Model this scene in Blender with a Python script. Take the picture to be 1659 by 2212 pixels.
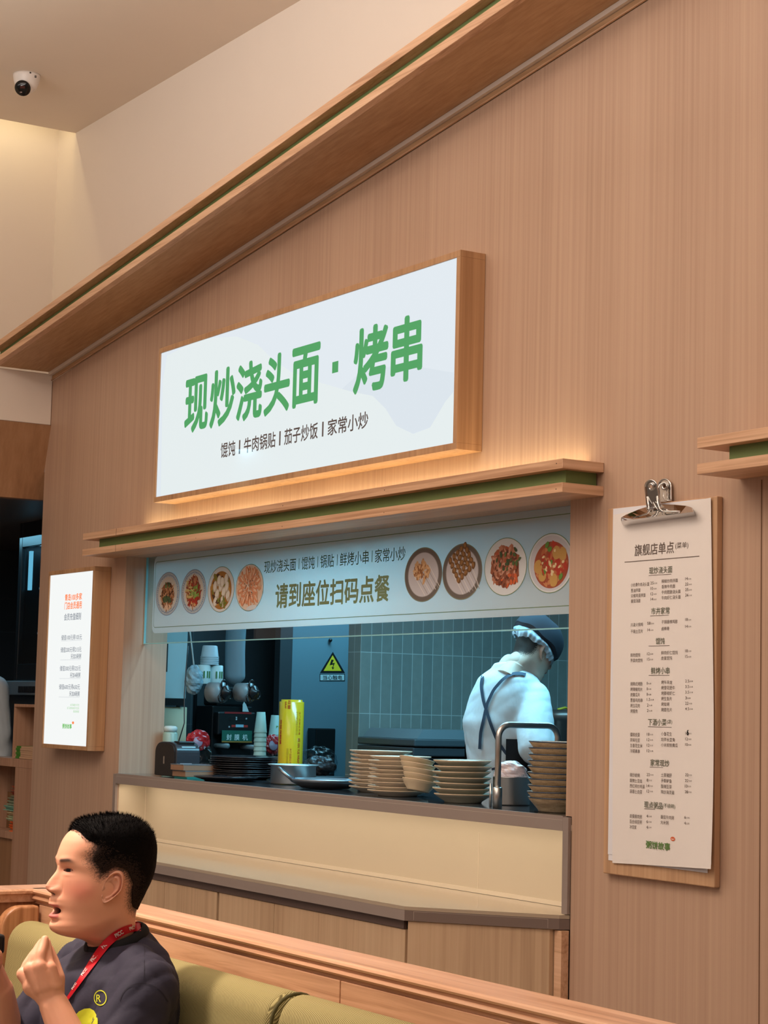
import bpy, bmesh, math, random
import numpy as np
from mathutils import Vector, Matrix

# ------------------------------------------------------------------ camera, light, exposure
SC = bpy.context.scene
COL = SC.collection
for _o in list(bpy.data.objects):
    bpy.data.objects.remove(_o, do_unlink=True)

W, H, F = 1659.0, 2212.0, 4230.5
YAW, PITCH, ROLL = math.radians(-58.00247), math.radians(5.80723), math.radians(-1.42164)
CAM = np.array([0.0, -4.0, 1.5])

def cam_axes():
    f = np.array([math.sin(YAW) * math.cos(PITCH), math.cos(YAW) * math.cos(PITCH), math.sin(PITCH)])
    r = np.array([math.cos(YAW), -math.sin(YAW), 0.0])
    d = np.cross(f, r)
    c, s = math.cos(ROLL), math.sin(ROLL)
    return c * r + s * d, -s * r + c * d, f
RT, DN, FW = cam_axes()
cam_data = bpy.data.cameras.new('camera')
cam_data.sensor_fit = 'HORIZONTAL'
cam_data.sensor_width = 36.0
cam_data.lens = 36.0 * F / W
cam_data.clip_start = 0.05
cam_ob = bpy.data.objects.new('camera', cam_data)
COL.objects.link(cam_ob)
_m = Matrix.Identity(4)
for _i in range(3):
    _m[_i][0], _m[_i][1], _m[_i][2], _m[_i][3] = RT[_i], -DN[_i], -FW[_i], CAM[_i]
cam_ob.matrix_world = _m
SC.camera = cam_ob

SC.view_settings.view_transform = 'Standard'
SC.view_settings.look = 'None'
SC.view_settings.gamma = 1.0
SC.view_settings.use_curve_mapping = False
SC.view_settings.exposure = 0.0

world = bpy.data.worlds.new('world')
SC.world = world
world.use_nodes = True
world.node_tree.nodes['Background'].inputs[0].default_value = (1.0, 0.82, 0.72, 1)
world.node_tree.nodes['Background'].inputs[1].default_value = 0.24

def area(name, loc, target, sx, sy, power, color, spread=180):
    l = bpy.data.lights.new(name, 'AREA')
    l.shape = 'RECTANGLE'; l.size = sx; l.size_y = sy; l.energy = power; l.color = color
    l.spread = math.radians(spread)
    o = bpy.data.objects.new(name, l); COL.objects.link(o)
    o.location = loc
    d = Vector(target) - Vector(loc)
    o.rotation_euler = d.to_track_quat('-Z', 'Y').to_euler()
    return o
WARM = (1.0, 0.83, 0.72)
area('ceiling_panel_light', (-5.6, -3.0, 4.45), (-6.2, -1.4, 0), 4.5, 0.7, 38, WARM)
area('ceiling_panel_light', (-1.5, -3.4, 4.45), (-2.5, -1.2, 0), 4.0, 0.7, 34, WARM)
area('ceiling_panel_light', (-3.0, -6.5, 4.2), (-5.0, -1.0, 1.5), 5.0, 1.6, 56, WARM)
area('upward_fill_light', (-5.5, -2.6, 3.75), (-5.5, -2.4, 5), 5.0, 0.4, 100, (1.0, 0.93, 0.86))  # added fill, aimed up to brighten ceiling and upper wall; no pendant hangs here
area('upward_fill_light', (-6.0, -5.0, 3.75), (-6.0, -5.0, 5), 6.0, 0.6, 150, (1.0, 0.93, 0.86))  # second added upward fill, further out from the facade
area('booth_downlight', (-3.9, -3.25, 3.0), (-3.6, -2.65, 1.0), 0.2, 0.2, 10, WARM, 70)
# warm strips: on the two canopies, under the serving counter and in the ceiling cove
AMBER = (1.0, 0.86, 0.5)
COOL = (0.26, 0.73, 1.0)
area('kitchen_ceiling_light', (-6.9, 0.85, 2.62), (-7.1, 1.0, 0), 2.2, 0.5, 68, COOL)
area('banner_fill_light', (-7.0, 0.42, 2.6), (-7.0, 0.16, 1.95), 3.2, 0.04, 7, (0.8, 0.93, 1.0))  # added fill behind the lintel to brighten the banner from the back
area('kitchen_ceiling_light', (-9.1, 1.6, 2.62), (-9.2, 1.5, 0), 0.5, 0.9, 26, COOL)
area('kitchen_ceiling_light', (-11.4, 0.3, 2.5), (-11.4, 0.3, 0), 0.8, 0.5, 6.0, COOL)

# ------------------------------------------------------------------ points of the place seen along a sight line
def ray(px, py):
    return RT * ((px - W / 2) / F) + DN * ((py - H / 2) / F) + FW
def at(px, py, d):
    return CAM + ray(px, py) * d
def onX(px, py, x):
    r = ray(px, py); return CAM + r * ((x - CAM[0]) / r[0])
def onY(px, py, y):
    r = ray(px, py); return CAM + r * ((y - CAM[1]) / r[1])
def onZ(px, py, z):
    r = ray(px, py); return CAM + r * ((z - CAM[2]) / r[2])
def zl(x):                                   # the sloping top edge of the wood facade
    return 3.233 + 0.1245 * (x + 9.759)

# ------------------------------------------------------------------ materials
MATS = {}
def srgb(r, g, b):
    def f(c):
        c /= 255.0
        return c / 12.92 if c <= 0.04045 else ((c + 0.055) / 1.055) ** 2.4
    return (f(r), f(g), f(b), 1.0)
def mat(name, col, rough=0.5, metal=0.0, emit=None, estr=1.0, spec=None, trans=0.0, ior=1.45, coat=0.0, alpha=None):
    if name in MATS: return MATS[name]
    m = bpy.data.materials.new(name); m.use_nodes = True
    b = m.node_tree.nodes['Principled BSDF']
    b.inputs['Base Color'].default_value = col
    b.inputs['Roughness'].default_value = rough
    b.inputs['Metallic'].default_value = metal
    if spec is not None: b.inputs['Specular IOR Level'].default_value = spec
    if emit is not None:
        b.inputs['Emission Color'].default_value = emit
        b.inputs['Emission Strength'].default_value = estr
    b.inputs['Transmission Weight'].default_value = trans
    b.inputs['IOR'].default_value = ior
    b.inputs['Coat Weight'].default_value = coat
    if alpha is not None: b.inputs['Alpha'].default_value = alpha
    MATS[name] = m
    return m
class NT:
    def __init__(self, m):
        self.t = m.node_tree; self.b = self.t.nodes['Principled BSDF']
    def n(self, kind, **kw):
        x = self.t.nodes.new(kind)
        for k, v in kw.items():
            if k.startswith('i_'):
                key = k[2:]
                key = int(key) if key.isdigit() else key.replace('_', ' ')
                x.inputs[key].default_value = v
            else: setattr(x, k, v)
        return x
    def l(self, a, b): self.t.links.new(a, b)
    def math(self, op, a, b=None):
        x = self.n('ShaderNodeMath', operation=op)
        for i, v in enumerate((a, b)):
            if v is None: continue
            if isinstance(v, (int, float)): x.inputs[i].default_value = v
            else: self.l(v, x.inputs[i])
        return x.outputs[0]
    def ramp(self, fac, stops):
        r = self.n('ShaderNodeValToRGB')
        e = r.color_ramp.elements
        while len(e) < len(stops): e.new(0.5)
        for k, (p, c) in enumerate(stops): e[k].position = p; e[k].color = c
        self.l(fac, r.inputs[0]); return r.outputs[0]
    def pos(self):
        return self.n('ShaderNodeNewGeometry').outputs['Position']
    def map(self, vec, scale=(1, 1, 1), rot=(0, 0, 0)):
        mp = self.n('ShaderNodeMapping'); mp.inputs['Scale'].default_value = scale; mp.inputs['Rotation'].default_value = rot
        self.l(vec, mp.inputs[0]); return mp.outputs[0]
    def noise(self, vec, scale=1.0, detail=4, rough=0.55, dist=0.0):
        x = self.n('ShaderNodeTexNoise'); x.inputs['Scale'].default_value = scale; x.inputs['Detail'].default_value = detail
        x.inputs['Roughness'].default_value = rough; x.inputs['Distortion'].default_value = dist
        self.l(vec, x.inputs['Vector']); return x.outputs[0]
    def mix(self, fac, a, b, mode='MIX'):
        x = self.n('ShaderNodeMix', data_type='RGBA', blend_type=mode)
        for sock, v in ((x.inputs[0], fac), (x.inputs[6], a), (x.inputs[7], b)):
            if isinstance(v, (int, float)): sock.default_value = v
            elif isinstance(v, tuple): sock.default_value = v
            else: self.l(v, sock)
        return x.outputs[2]
    def bump(self, h, strength=0.2, dist=0.002):
        x = self.n('ShaderNodeBump'); x.inputs['Strength'].default_value = strength; x.inputs['Distance'].default_value = dist
        self.l(h, x.inputs['Height']); self.l(x.outputs[0], self.b.inputs['Normal'])

def sc3(axis, along, across):
    return tuple(along if a == axis else across for a in 'XYZ')
def wood(name, dark, mid, light, axis='Z', fine=90.0, along=0.9, rough=0.5, broad=6.0, swirl=0.0):
    if name in MATS: return MATS[name]
    m = mat(name, mid, rough); t = NT(m); p = t.pos()
    a = t.noise(t.map(p, sc3(axis, along, fine)), 1.0, 5, 0.6, swirl)
    b = t.noise(t.map(p, sc3(axis, along * 0.35, broad)), 1.0, 3, 0.5, swirl)
    v = t.math('ADD', t.math('MULTIPLY', a, 0.6), t.math('MULTIPLY', b, 0.4))
    c = t.ramp(v, [(0.34, dark), (0.5, mid), (0.66, light)])
    t.l(c, t.b.inputs['Base Color'])
    t.bump(a, 0.08, 0.0008)
    return m
VENEER = wood('pale veneer', srgb(176, 144, 122), srgb(189, 157, 134), srgb(198, 167, 143), 'Z', 70, 0.5, 0.5, 3.0)
VENEER_SOFFIT = wood('veneer board', srgb(168, 128, 92), srgb(186, 146, 108), srgb(200, 160, 122), 'X', 60, 0.6, 0.5, 5.0)
VENEER_CAB = wood('cabinet veneer', srgb(176, 146, 116), srgb(196, 166, 134), srgb(206, 178, 146), 'Z', 45, 0.8, 0.5, 4.0, 0.4)
SLOPE_WOOD = wood('brown veneer', srgb(142, 102, 72), srgb(160, 118, 84), srgb(172, 130, 96), 'Z', 30, 0.6, 0.5, 4.0)
BOX_WOOD = wood('sign box wood', srgb(166, 124, 88), srgb(186, 144, 106), srgb(200, 158, 118), 'Z', 60, 1.0, 0.5, 5.0)
OAK = wood('oak plank', srgb(178, 134, 102), srgb(212, 170, 136), srgb(228, 190, 158), 'X', 75, 1.6, 0.45, 9.0, 0.5)
OAK_Y = wood('oak end plank', srgb(178, 134, 102), srgb(212, 170, 136), srgb(228, 190, 158), 'Y', 75, 1.6, 0.45, 9.0, 0.5)
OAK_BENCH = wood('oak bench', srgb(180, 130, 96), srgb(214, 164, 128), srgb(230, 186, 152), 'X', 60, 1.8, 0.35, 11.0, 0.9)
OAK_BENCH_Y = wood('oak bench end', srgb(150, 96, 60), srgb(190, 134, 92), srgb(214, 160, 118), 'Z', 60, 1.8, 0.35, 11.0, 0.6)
def paint(name, col, rough=0.8, var=0.04):
    m = mat(name, col, rough); t = NT(m)
    n = t.noise(t.pos(), 3.0, 4)
    c2 = tuple(x * (1 - var) for x in col[:3]) + (1,)
    t.l(t.mix(n, c2, col), t.b.inputs['Base Color']); return m
CREAM = paint('cream wall paint', srgb(234, 222, 210))
CEIL = paint('ceiling paint', srgb(230, 216, 200))
GREEN = paint('green painted board', srgb(112, 132, 78), 0.6, 0.2)
QUARTZ = paint('greige quartz', srgb(152, 138, 131), 0.35, 0.08)
QUARTZ_TOP = paint('pale quartz', srgb(176, 160, 140), 0.16, 0.08)
QUARTZ_DK = paint('dark quartz strip', srgb(98, 80, 74), 0.5, 0.1)
NICHE = paint('niche panel', srgb(206, 192, 166), 0.22, 0.05)
COUNTER_TOP = mat('dark polished stone', srgb(58, 62, 66), 0.08, 0.0, spec=0.7)
STEEL = mat('brushed steel', srgb(206, 206, 204), 0.33, 1.0)
CHROME = mat('polished chrome', srgb(214, 212, 210), 0.06, 1.0)
BLACK = mat('black plastic', srgb(22, 22, 24), 0.35)
BLACK_M = mat('black metal', srgb(30, 31, 33), 0.3, 0.4)
DARK = mat('dark grey', srgb(52, 56, 60), 0.5)
WHITEP = mat('white paper', srgb(238, 232, 228), 0.75)
INK = mat('dark ink', srgb(62, 56, 52), 0.7)
INK_G = mat('dark green ink', srgb(112, 128, 92), 0.7)
def lit(name, c, s=1.0): return mat(name, (0.02, 0.02, 0.02, 1), 0.6, emit=c, estr=s, spec=0.2)
LIT_WHITE = lit('backlit white', srgb(223, 232, 239))
LIT_PALE = lit('backlit pale shape', srgb(217, 227, 235))
LIT_WARMW = lit('backlit warm shape', srgb(227, 236, 237))
LIT_GREEN = lit('backlit green', srgb(72, 160, 96))
LIT_INK = lit('backlit brown ink', srgb(84, 70, 66))
LIT_W2 = lit('backlit bright white', srgb(244, 247, 246))
LIT_ORANGE = lit('backlit orange', srgb(255, 132, 70))
LIT_GREY = lit('backlit grey ink', srgb(120, 128, 140))
LIT_LINE = lit('backlit thin line', srgb(206, 210, 214))
LIT_LG = lit('backlit light green', srgb(150, 208, 140))
STRIP = lit('warm strip light', (1.0, 0.62, 0.27, 1), 4.0)
STRIP_W = lit('soft white strip light', (1.0, 0.84, 0.6, 1), 4.0)
def glass_mat(name, tint, rough=0.0):
    m = bpy.data.materials.new(name); m.use_nodes = True; t = m.node_tree
    t.nodes.remove(t.nodes['Principled BSDF'])
    tr = t.nodes.new('ShaderNodeBsdfTransparent'); tr.inputs[0].default_value = tint
    gl = t.nodes.new('ShaderNodeBsdfGlossy'); gl.inputs['Roughness'].default_value = rough
    lw = t.nodes.new('ShaderNodeLayerWeight'); lw.inputs[0].default_value = 0.5
    pw = t.nodes.new('ShaderNodeMath'); pw.operation = 'POWER'; pw.inputs[1].default_value = 4.0
    ml = t.nodes.new('ShaderNodeMath'); ml.operation = 'MULTIPLY_ADD'; ml.inputs[1].default_value = 0.6; ml.inputs[2].default_value = 0.03
    mx = t.nodes.new('ShaderNodeMixShader')
    t.links.new(lw.outputs['Facing'], pw.inputs[0]); t.links.new(pw.outputs[0], ml.inputs[0])
    t.links.new(ml.outputs[0], mx.inputs[0]); t.links.new(tr.outputs[0], mx.inputs[1]); t.links.new(gl.outputs[0], mx.inputs[2])
    t.links.new(mx.outputs[0], t.nodes['Material Output'].inputs[0])
    MATS[name] = m; return m
GLASS = glass_mat('clear glass', (0.90, 0.96, 0.97, 1))
GLASS_EDGE = mat('glass edge', srgb(120, 205, 220), 0.2, emit=srgb(110, 190, 205), estr=0.35)  # glow put on the edge in place of light carried through glass; unused
FILM = glass_mat('clear film', (0.86, 0.9, 0.93, 1), 0.25)

# ------------------------------------------------------------------ mesh collecting
ORG = {}
class MB:
    def __init__(self): self.v = []; self.f = []; self.mi = []; self.sm = []; self.mats = []
    def mat_i(self, m):
        if m not in self.mats: self.mats.append(m)
        return self.mats.index(m)
    def add(self, vs, fs, m, smooth=False, M=None):
        b = len(self.v)
        if M is not None: vs = [tuple(M @ Vector(v)) for v in vs]
        self.v += [tuple(float(c) for c in v) for v in vs]
        i = self.mat_i(m)
        for f in fs:
            self.f.append([b + k for k in f]); self.mi.append(i); self.sm.append(smooth)
        return self
    def box(self, x0, x1, y0, y1, z0, z1, m, M=None):
        x0, x1 = min(x0, x1), max(x0, x1); y0, y1 = min(y0, y1), max(y0, y1); z0, z1 = min(z0, z1), max(z0, z1)
        vs = [(x, y, z) for x in (x0, x1) for y in (y0, y1) for z in (z0, z1)]
        fs = [(0, 1, 3, 2), (4, 6, 7, 5), (0, 4, 5, 1), (2, 3, 7, 6), (0, 2, 6, 4), (1, 5, 7, 3)]
        return self.add(vs, fs, m, False, M)
    def prism(self, pts, vec, m, smooth=False, M=None):
        n = len(pts); pts = [Vector(p) for p in pts]; vec = Vector(vec)
        vs = pts + [p + vec for p in pts]
        nrm = Vector((0, 0, 0))
        for k in range(n):
            a, b = pts[k], pts[(k + 1) % n]; nrm += a.cross(b)
        flip = nrm.dot(vec) > 0
        bot = list(range(n)); top = [n + k for k in range(n)]
        fs = [bot[::-1] if flip else bot, top if flip else top[::-1]]
        for k in range(n):
            j = (k + 1) % n
            q = [k, j, n + j, n + k]
            fs.append(q if flip else q[::-1])
        b0 = len(self.f); self.add(vs, fs, m, False, M)
        if smooth:
            for k in range(b0 + 2, len(self.f)): self.sm[k] = True
        return self
    def lathe(self, prof, c, m, seg=32, axis=(0, 0, 1), smooth=True, cap=True, M=None):
        ax = Vector(axis).normalized(); q = Vector((0, 0, 1)).rotation_difference(ax); c = Vector(c)
        vs = []; fs = []; n = len(prof)
        for k in range(seg):
            a = 2 * math.pi * k / seg
            for r, h in prof: vs.append(c + q @ Vector((r * math.cos(a), r * math.sin(a), h)))
        for k in range(seg):
            j = (k + 1) % seg
            for i in range(n - 1): fs.append((k * n + i, j * n + i, j * n + i + 1, k * n + i + 1))
        if cap:
            if prof[0][0] > 1e-6: fs.append([k * n for k in range(seg)][::-1])
            if prof[-1][0] > 1e-6: fs.append([k * n + n - 1 for k in range(seg)])
        return self.add(vs, fs, m, smooth, M)
    def tube(self, pts, r, m, seg=10, cap=True, M=None, flat=1.0, up=None):
        P = [Vector(p) for p in pts]; n = len(P); R = r if hasattr(r, '__len__') else [r] * n
        vs = []; fs = []; ref = Vector(up) if up else None
        pn = None
        for i in range(n):
            t = (P[min(i + 1, n - 1)] - P[max(i - 1, 0)]).normalized()
            if pn is None:
                u = ref if ref else (Vector((0, 0, 1)) if abs(t.z) < 0.9 else Vector((1, 0, 0)))
                pn = (u - t * u.dot(t)).normalized()
            else:
                pn = (pn - t * pn.dot(t)).normalized()
            bn = t.cross(pn)
            for k in range(seg):
                a = 2 * math.pi * k / seg
                vs.append(P[i] + pn * (R[i] * flat * math.cos(a)) + bn * (R[i] * math.sin(a)))
        for i in range(n - 1):
            for k in range(seg):
                j = (k + 1) % seg
                fs.append((i * seg + k, i * seg + j, (i + 1) * seg + j, (i + 1) * seg + k))
        if cap:
            fs.append(list(range(seg))[::-1]); fs.append([(n - 1) * seg + k for k in range(seg)])
        return self.add(vs, fs, m, True, M)
    def ball(self, c, r, m, seg=20, rings=12, M=None):
        r = r if hasattr(r, '__len__') else (r, r, r); c = Vector(c)
        vs = []; fs = []
        for i in range(rings + 1):
            th = math.pi * i / rings
            for k in range(seg):
                a = 2 * math.pi * k / seg
                vs.append(c + Vector((r[0] * math.sin(th) * math.cos(a), r[1] * math.sin(th) * math.sin(a), r[2] * math.cos(th))))
        for i in range(rings):
            for k in range(seg):
                j = (k + 1) % seg
                fs.append((i * seg + k, (i + 1) * seg + k, (i + 1) * seg + j, i * seg + j))
        return self.add(vs, fs, m, True, M)
    def grid(self, fn, nu, nv, m, smooth=True, close_u=False, M=None):
        vs = [fn(i / (nu if close_u else nu - 1), j / (nv - 1)) for i in range(nu) for j in range(nv)]
        fs = []
        for i in range(nu if close_u else nu - 1):
            i2 = (i + 1) % nu
            for j in range(nv - 1): fs.append((i * nv + j, i2 * nv + j, i2 * nv + j + 1, i * nv + j + 1))
        return self.add(vs, fs, m, smooth, M)
    def build(self, name, parent=None, bevel=0.0, seg=2, org=None):
        o0 = np.zeros(3) if parent is None else ORG[parent.name]
        if org is not None: o0 = np.array(org, float)
        me = bpy.data.meshes.new(name)
        me.from_pydata([tuple(np.array(v) - o0) for v in self.v], [], self.f)
        for m in self.mats: me.materials.append(m)
        me.polygons.foreach_set('material_index', self.mi)
        me.polygons.foreach_set('use_smooth', self.sm)
        me.update()
        o = bpy.data.objects.new(name, me); COL.objects.link(o)
        if parent is not None:
            o.parent = parent; ORG[o.name] = ORG[parent.name]
        elif org is not None:
            o.location = org; ORG[o.name] = o0
        else: ORG[o.name] = np.zeros(3)
        if bevel:
            b = o.modifiers.new('edge', 'BEVEL'); b.width = bevel; b.segments = seg; b.limit_method = 'ANGLE'; b.angle_limit = math.radians(40)
        return o
def tag(o, label, cat, group=None):
    o['label'] = label; o['category'] = cat
    if group: o['group'] = group
    return o
def thing(name, label, cat, loc, group=None):
    o = bpy.data.objects.new(name, None); COL.objects.link(o); o.empty_display_size = 0.1
    o.location = tuple(float(c) for c in loc); ORG[o.name] = np.array(loc, float)
    return tag(o, label, cat, group)
def struct(name, mb, bevel=0.0):
    o = mb.build(name, None, bevel); o['kind'] = 'structure'; return o
def copy_thing(root, loc, label, group=None, rotz=None, scale=None):
    r = root.copy(); COL.objects.link(r); r.location = tuple(float(c) for c in loc); r['label'] = label
    if group: r['group'] = group
    if rotz is not None: r.rotation_euler = (r.rotation_euler[0], r.rotation_euler[1], rotz)
    if scale is not None: r.scale = scale
    for ch in list(root.children):
        c = ch.copy(); COL.objects.link(c); c.parent = r
        for g in list(ch.children):
            d = g.copy(); COL.objects.link(d); d.parent = c
    return r

# ------------------------------------------------------------------ lettering
_fc = bpy.data.curves.new('type', 'FONT'); _fo = bpy.data.objects.new('type', _fc)
COL.objects.link(_fo)
_tc = {}
def glyphs(s, bold=0.0):
    k = (s, bold)
    if k not in _tc:
        _fc.body = s; _fc.size = 1.0; _fc.offset = 0.0; _fc.resolution_u = 4
        dg = bpy.context.evaluated_depsgraph_get(); dg.update()
        me = bpy.data.meshes.new_from_object(_fo.evaluated_get(dg))
        vs = np.array([v.co[:] for v in me.vertices]); fs = [list(p.vertices) for p in me.polygons]
        bpy.data.meshes.remove(me)
        if bold:                                    # heavier strokes: the same outline laid down several times, a hair apart
            n = len(vs); base, bf = vs, fs; vs = []; fs = []
            for i, (dx, dy) in enumerate([(0, 0)] + [(bold * math.cos(a), bold * math.sin(a)) for a in np.linspace(0, 2 * math.pi, 8, endpoint=False)]):
                vs.append(base + np.array((dx, dy, i))); fs += [[n * i + q for q in f] for f in bf]
            vs = np.concatenate(vs)
        lo, hi = vs.min(0), vs.max(0)
        vs[:, 0] = (vs[:, 0] - lo[0]) / (hi[0] - lo[0]); vs[:, 1] = (vs[:, 1] - lo[1]) / (hi[1] - lo[1])
        _tc[k] = (vs, fs)
    return _tc[k]
def text(mb, s, o, u, v, m, bold=0.0):
    """write s so that its ink fills the parallelogram o, o+u, o+v"""
    vs, fs = glyphs(s, bold); o, u, v = (np.array(q, float) for q in (o, u, v))
    n_ = np.cross(u, v); n_ /= np.linalg.norm(n_) + 1e-12
    mb.add([o + u * a[0] + v * a[1] + n_ * (a[2] * 3e-5) for a in vs], fs, m)
def text_xz(mb, s, x0, x1, z0, z1, y, m, bold=0.0):
    text(mb, s, (x0, y, z0), (x1 - x0, 0, 0), (0, 0, z1 - z0), m, bold)
def flat(mb, pts, m): mb.add(pts, [list(range(len(pts)))], m)
def disc_xz(mb, cx, cz, rx, rz, y, m, seg=48, a0=0, a1=2 * math.pi):
    flat(mb, [(cx + rx * math.cos(a0 + (a1 - a0) * k / seg), y, cz + rz * math.sin(a0 + (a1 - a0) * k / seg)) for k in range(seg)], m)
def ring_xz(mb, cx, cz, rx, rz, w, y, m, seg=64):
    vs = []; fs = []
    for k in range(seg):
        a = 2 * math.pi * k / seg
        vs += [(cx + rx * math.cos(a), y, cz + rz * math.sin(a)), (cx + (rx - w) * math.cos(a), y, cz + (rz - w) * math.sin(a))]
    for k in range(seg):
        j = (k + 1) % seg; fs.append((2 * k, 2 * j, 2 * j + 1, 2 * k + 1))
    mb.add(vs, fs, m)
def line_xz(mb, x0, z0, x1, z1, w, y, m):
    d = Vector((x1 - x0, 0, z1 - z0)).normalized(); n = Vector((-d.z, 0, d.x)) * (w / 2)
    flat(mb, [(x0 - n.x, y, z0 - n.z), (x1 - n.x, y, z1 - n.z), (x1 + n.x, y, z1 + n.z), (x0 + n.x, y, z0 + n.z)], m)
# ================================================================== the room shell
mb = MB()
XR = 3.0; TW = 0.235; PK = -3.0
zr = lambda x: zl(x) if x <= PK else 2 * zl(PK) - zl(x)
mb.prism([(-9.865, 0, 0), (-8.767, 0, 0), (-8.767, 0, 2.222), (-5.22, 0, 2.222), (-5.22, 0, 1.17), (-5.188, 0, 1.17), (-5.188, 0, 0),
          (XR, 0, 0), (XR, 0, zr(XR)), (PK, 0, zl(PK)), (-9.865, 0, zl(-9.865))], (0, TW, 0), VENEER)
struct('wall_back', mb)
mb = MB(); mb.box(-4.296, -4.292, -0.0012, 0, 0, 2.21, mat('panel joint', srgb(120, 88, 66), 0.8)); struct('trim_1', mb)
# plaster wall above the gable
mb = MB(); e = 0.01
mb.prism([(-9.87, 0.1, zl(-9.87) + e), (PK, 0.1, zl(PK) + e), (XR, 0.1, zr(XR) + e), (XR, 0.1, 4.63), (-9.87, 0.1, 4.63)], (0, 0.12, 0), CREAM)
mb.box(-10.2, -9.87, 0.135, 0.22, 3.2, 5.05, CREAM)
struct('wall_upper', mb)
mb = MB(); mb.box(-10.3, -10.2, -8, 0.22, 3.2, 5.05, CREAM); struct('wall_left', mb)
mb = MB(); mb.box(-9.87, XR, -8, 0.1, 4.63, 4.75, CEIL); mb.box(-10.3, -9.87, -8, 0.22, 5.05, 5.1, CEIL); struct('ceiling', mb)
mb = MB(); mb.box(-13.5, XR, -8, 3.4, -0.06, 0.0, paint('floor tile', srgb(150, 136, 122), 0.4)); struct('floor', mb)
# cove lamp lying on the edge of the ceiling board
mb = MB(); mb.box(-9.93, -9.88, -6.0, 0.08, 4.755, 4.775, mat('lamp housing', srgb(220, 220, 215), 0.5))
mb.box(-9.932, -9.93, -6.0, 0.08, 4.757, 4.773, STRIP)
tag(mb.build('cove_light'), 'warm cove light hidden above the ceiling edge at top left', 'light')
area('cove_lamp', (-9.96, -1.6, 4.80), (-10.25, -1.6, 4.2), 3.3, 0.03, 6, (1.0, 0.82, 0.46))

# white header over the left-hand passage, sloping wood panel and dark soffit under it
mb = MB(); mb.box(-9.98, -9.80, -3.0, -0.002, 2.985, 3.262, CREAM); struct('trim_2', mb, 0.004)
mb = MB()
mb.prism([(-9.80, 0, 2.984), (-9.868, 0, 2.745), (-9.912, 0, 2.59), (-9.98, 0, 2.59), (-9.98, 0, 2.984)], (0, -3.0, 0), SLOPE_WOOD)
mb.prism([(-9.870, 0, 2.738), (-9.912, 0, 2.59), (-9.98, 0, 2.59), (-9.98, 0, 2.738)], (0, 0.26, 0), SLOPE_WOOD)
struct('trim_3', mb)
mb = MB(); mb.box(-13.4, -9.98, -3.0, 3.3, 2.59, 2.66, paint('dark soffit', srgb(92, 80, 74), 0.4)); struct('ceiling_passage', mb)

# ------------------------------------------------------------------ sloping roof beam along the gable
BX0, BX1 = -9.81, PK
bm_t = thing('roof_beam', 'long sloping oak roof beam with green strip running along top of wood facade', 'beam', (BX0, -0.17, zl(BX0) + 0.1))
def slope_bar(x0, x1, y0, y1, a, b, m):
    return MB().prism([(x0, y0, zl(x0) + a), (x1, y0, zl(x1) + a), (x1, y0, zl(x1) + b), (x0, y0, zl(x0) + b)], (0, y1 - y0, 0), m)
slope_bar(BX0, BX1, -0.345, 0.098, 0.124, 0.157, OAK).build('upper_plank', bm_t, 0.002)
slope_bar(BX0, BX1, -0.345, -0.31, 0.040, 0.073, OAK).build('lower_plank', bm_t, 0.002)
slope_bar(BX0, BX1, -0.30, -0.285, 0.074, 0.123, GREEN).build('green_fascia', bm_t)
slope_bar(BX0, BX1, -0.309, -0.003, 0.046, 0.060, VENEER_SOFFIT).build('soffit_board', bm_t)
slope_bar(BX0, BX1, -0.024, -0.003, 0.026, 0.045, mat('grey cover strip', srgb(224, 210, 198), 0.4)).build('cover_strip', bm_t)  # cover strip in its own pale grey
slope_bar(BX0, BX1, -0.006, -0.001, 0.001, 0.025, VENEER_SOFFIT).build('edge_board', bm_t)
slope_bar(BX0, BX1, -0.012, -0.0065, -0.001, 0.003, OAK).build('bead', bm_t)
slope_bar(PK, PK + 0.001, -0.3, -0.29, 0.05, 0.051, OAK)

# ------------------------------------------------------------------ canopies over the hatches
def canopy(name, label, x0, x1, z, gx0, gx1, ends, lit_x):
    t = thing(name, label, 'canopy', ((x0 + x1) / 2, -0.085, z))
    MB().box(x0, x1, -0.171, -0.001, z + 0.078, z + 0.110, OAK).build('upper_plank', t, 0.0015)
    MB().box(x0, x1, -0.171, -0.001, z, z + 0.032, OAK).build('lower_plank', t, 0.0015)
    for z_ in (z, z + .078): MB().box(x1 + .0002, x1 + .0032, -0.171, -0.001, z_, z_ + .032, OAK_Y).build('end_plank', t, 0.001)
    MB().box(gx0, gx1, -0.132, -0.006, z + 0.0325, z + 0.0775, GREEN).build('green_fascia', t)
    s = MB()
    for x in ends: s.box(x - 0.0008, x + 0.0008, -0.1716, -0.170, z, z + 0.032, INK).box(x - 0.0008, x + 0.0008, -0.1716, -0.170, z + 0.078, z + 0.11, INK)
    for k in range(5):
        x = x1 - 0.03 if k == 0 else x0 + (x1 - x0) * (k - 0.4) / 5
        for zz in (z + 0.012, z + 0.096): s.lathe([(0, 0), (0.0022, 0.0002)], (x, -0.1712, zz), INK, 8, (0, -1, 0))
    s.build('joint_marks', t)
    l = MB().box(lit_x[0], lit_x[1], -0.022, -0.004, z + 0.111, z + 0.121, mat('lamp housing', srgb(220, 220, 215), 0.5))
    l.box(lit_x[0], lit_x[1], -0.021, -0.005, z + 0.121, z + 0.1215, STRIP)
    l.build('strip_light', t)
    area('canopy_lamp', ((lit_x[0] + lit_x[1]) / 2, -0.05, z + 0.118), ((lit_x[0] + lit_x[1]) / 2, -0.03, z + 1), lit_x[1] - lit_x[0], 0.05, 0.76 * (lit_x[1] - lit_x[0]), AMBER)
    return t
canopy('canopy', 'oak and green canopy with glowing strip over the kitchen hatch', -8.914, -5.045, 2.221, -8.80, -5.075, (-8.52,), (-8.55, -5.12))
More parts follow.
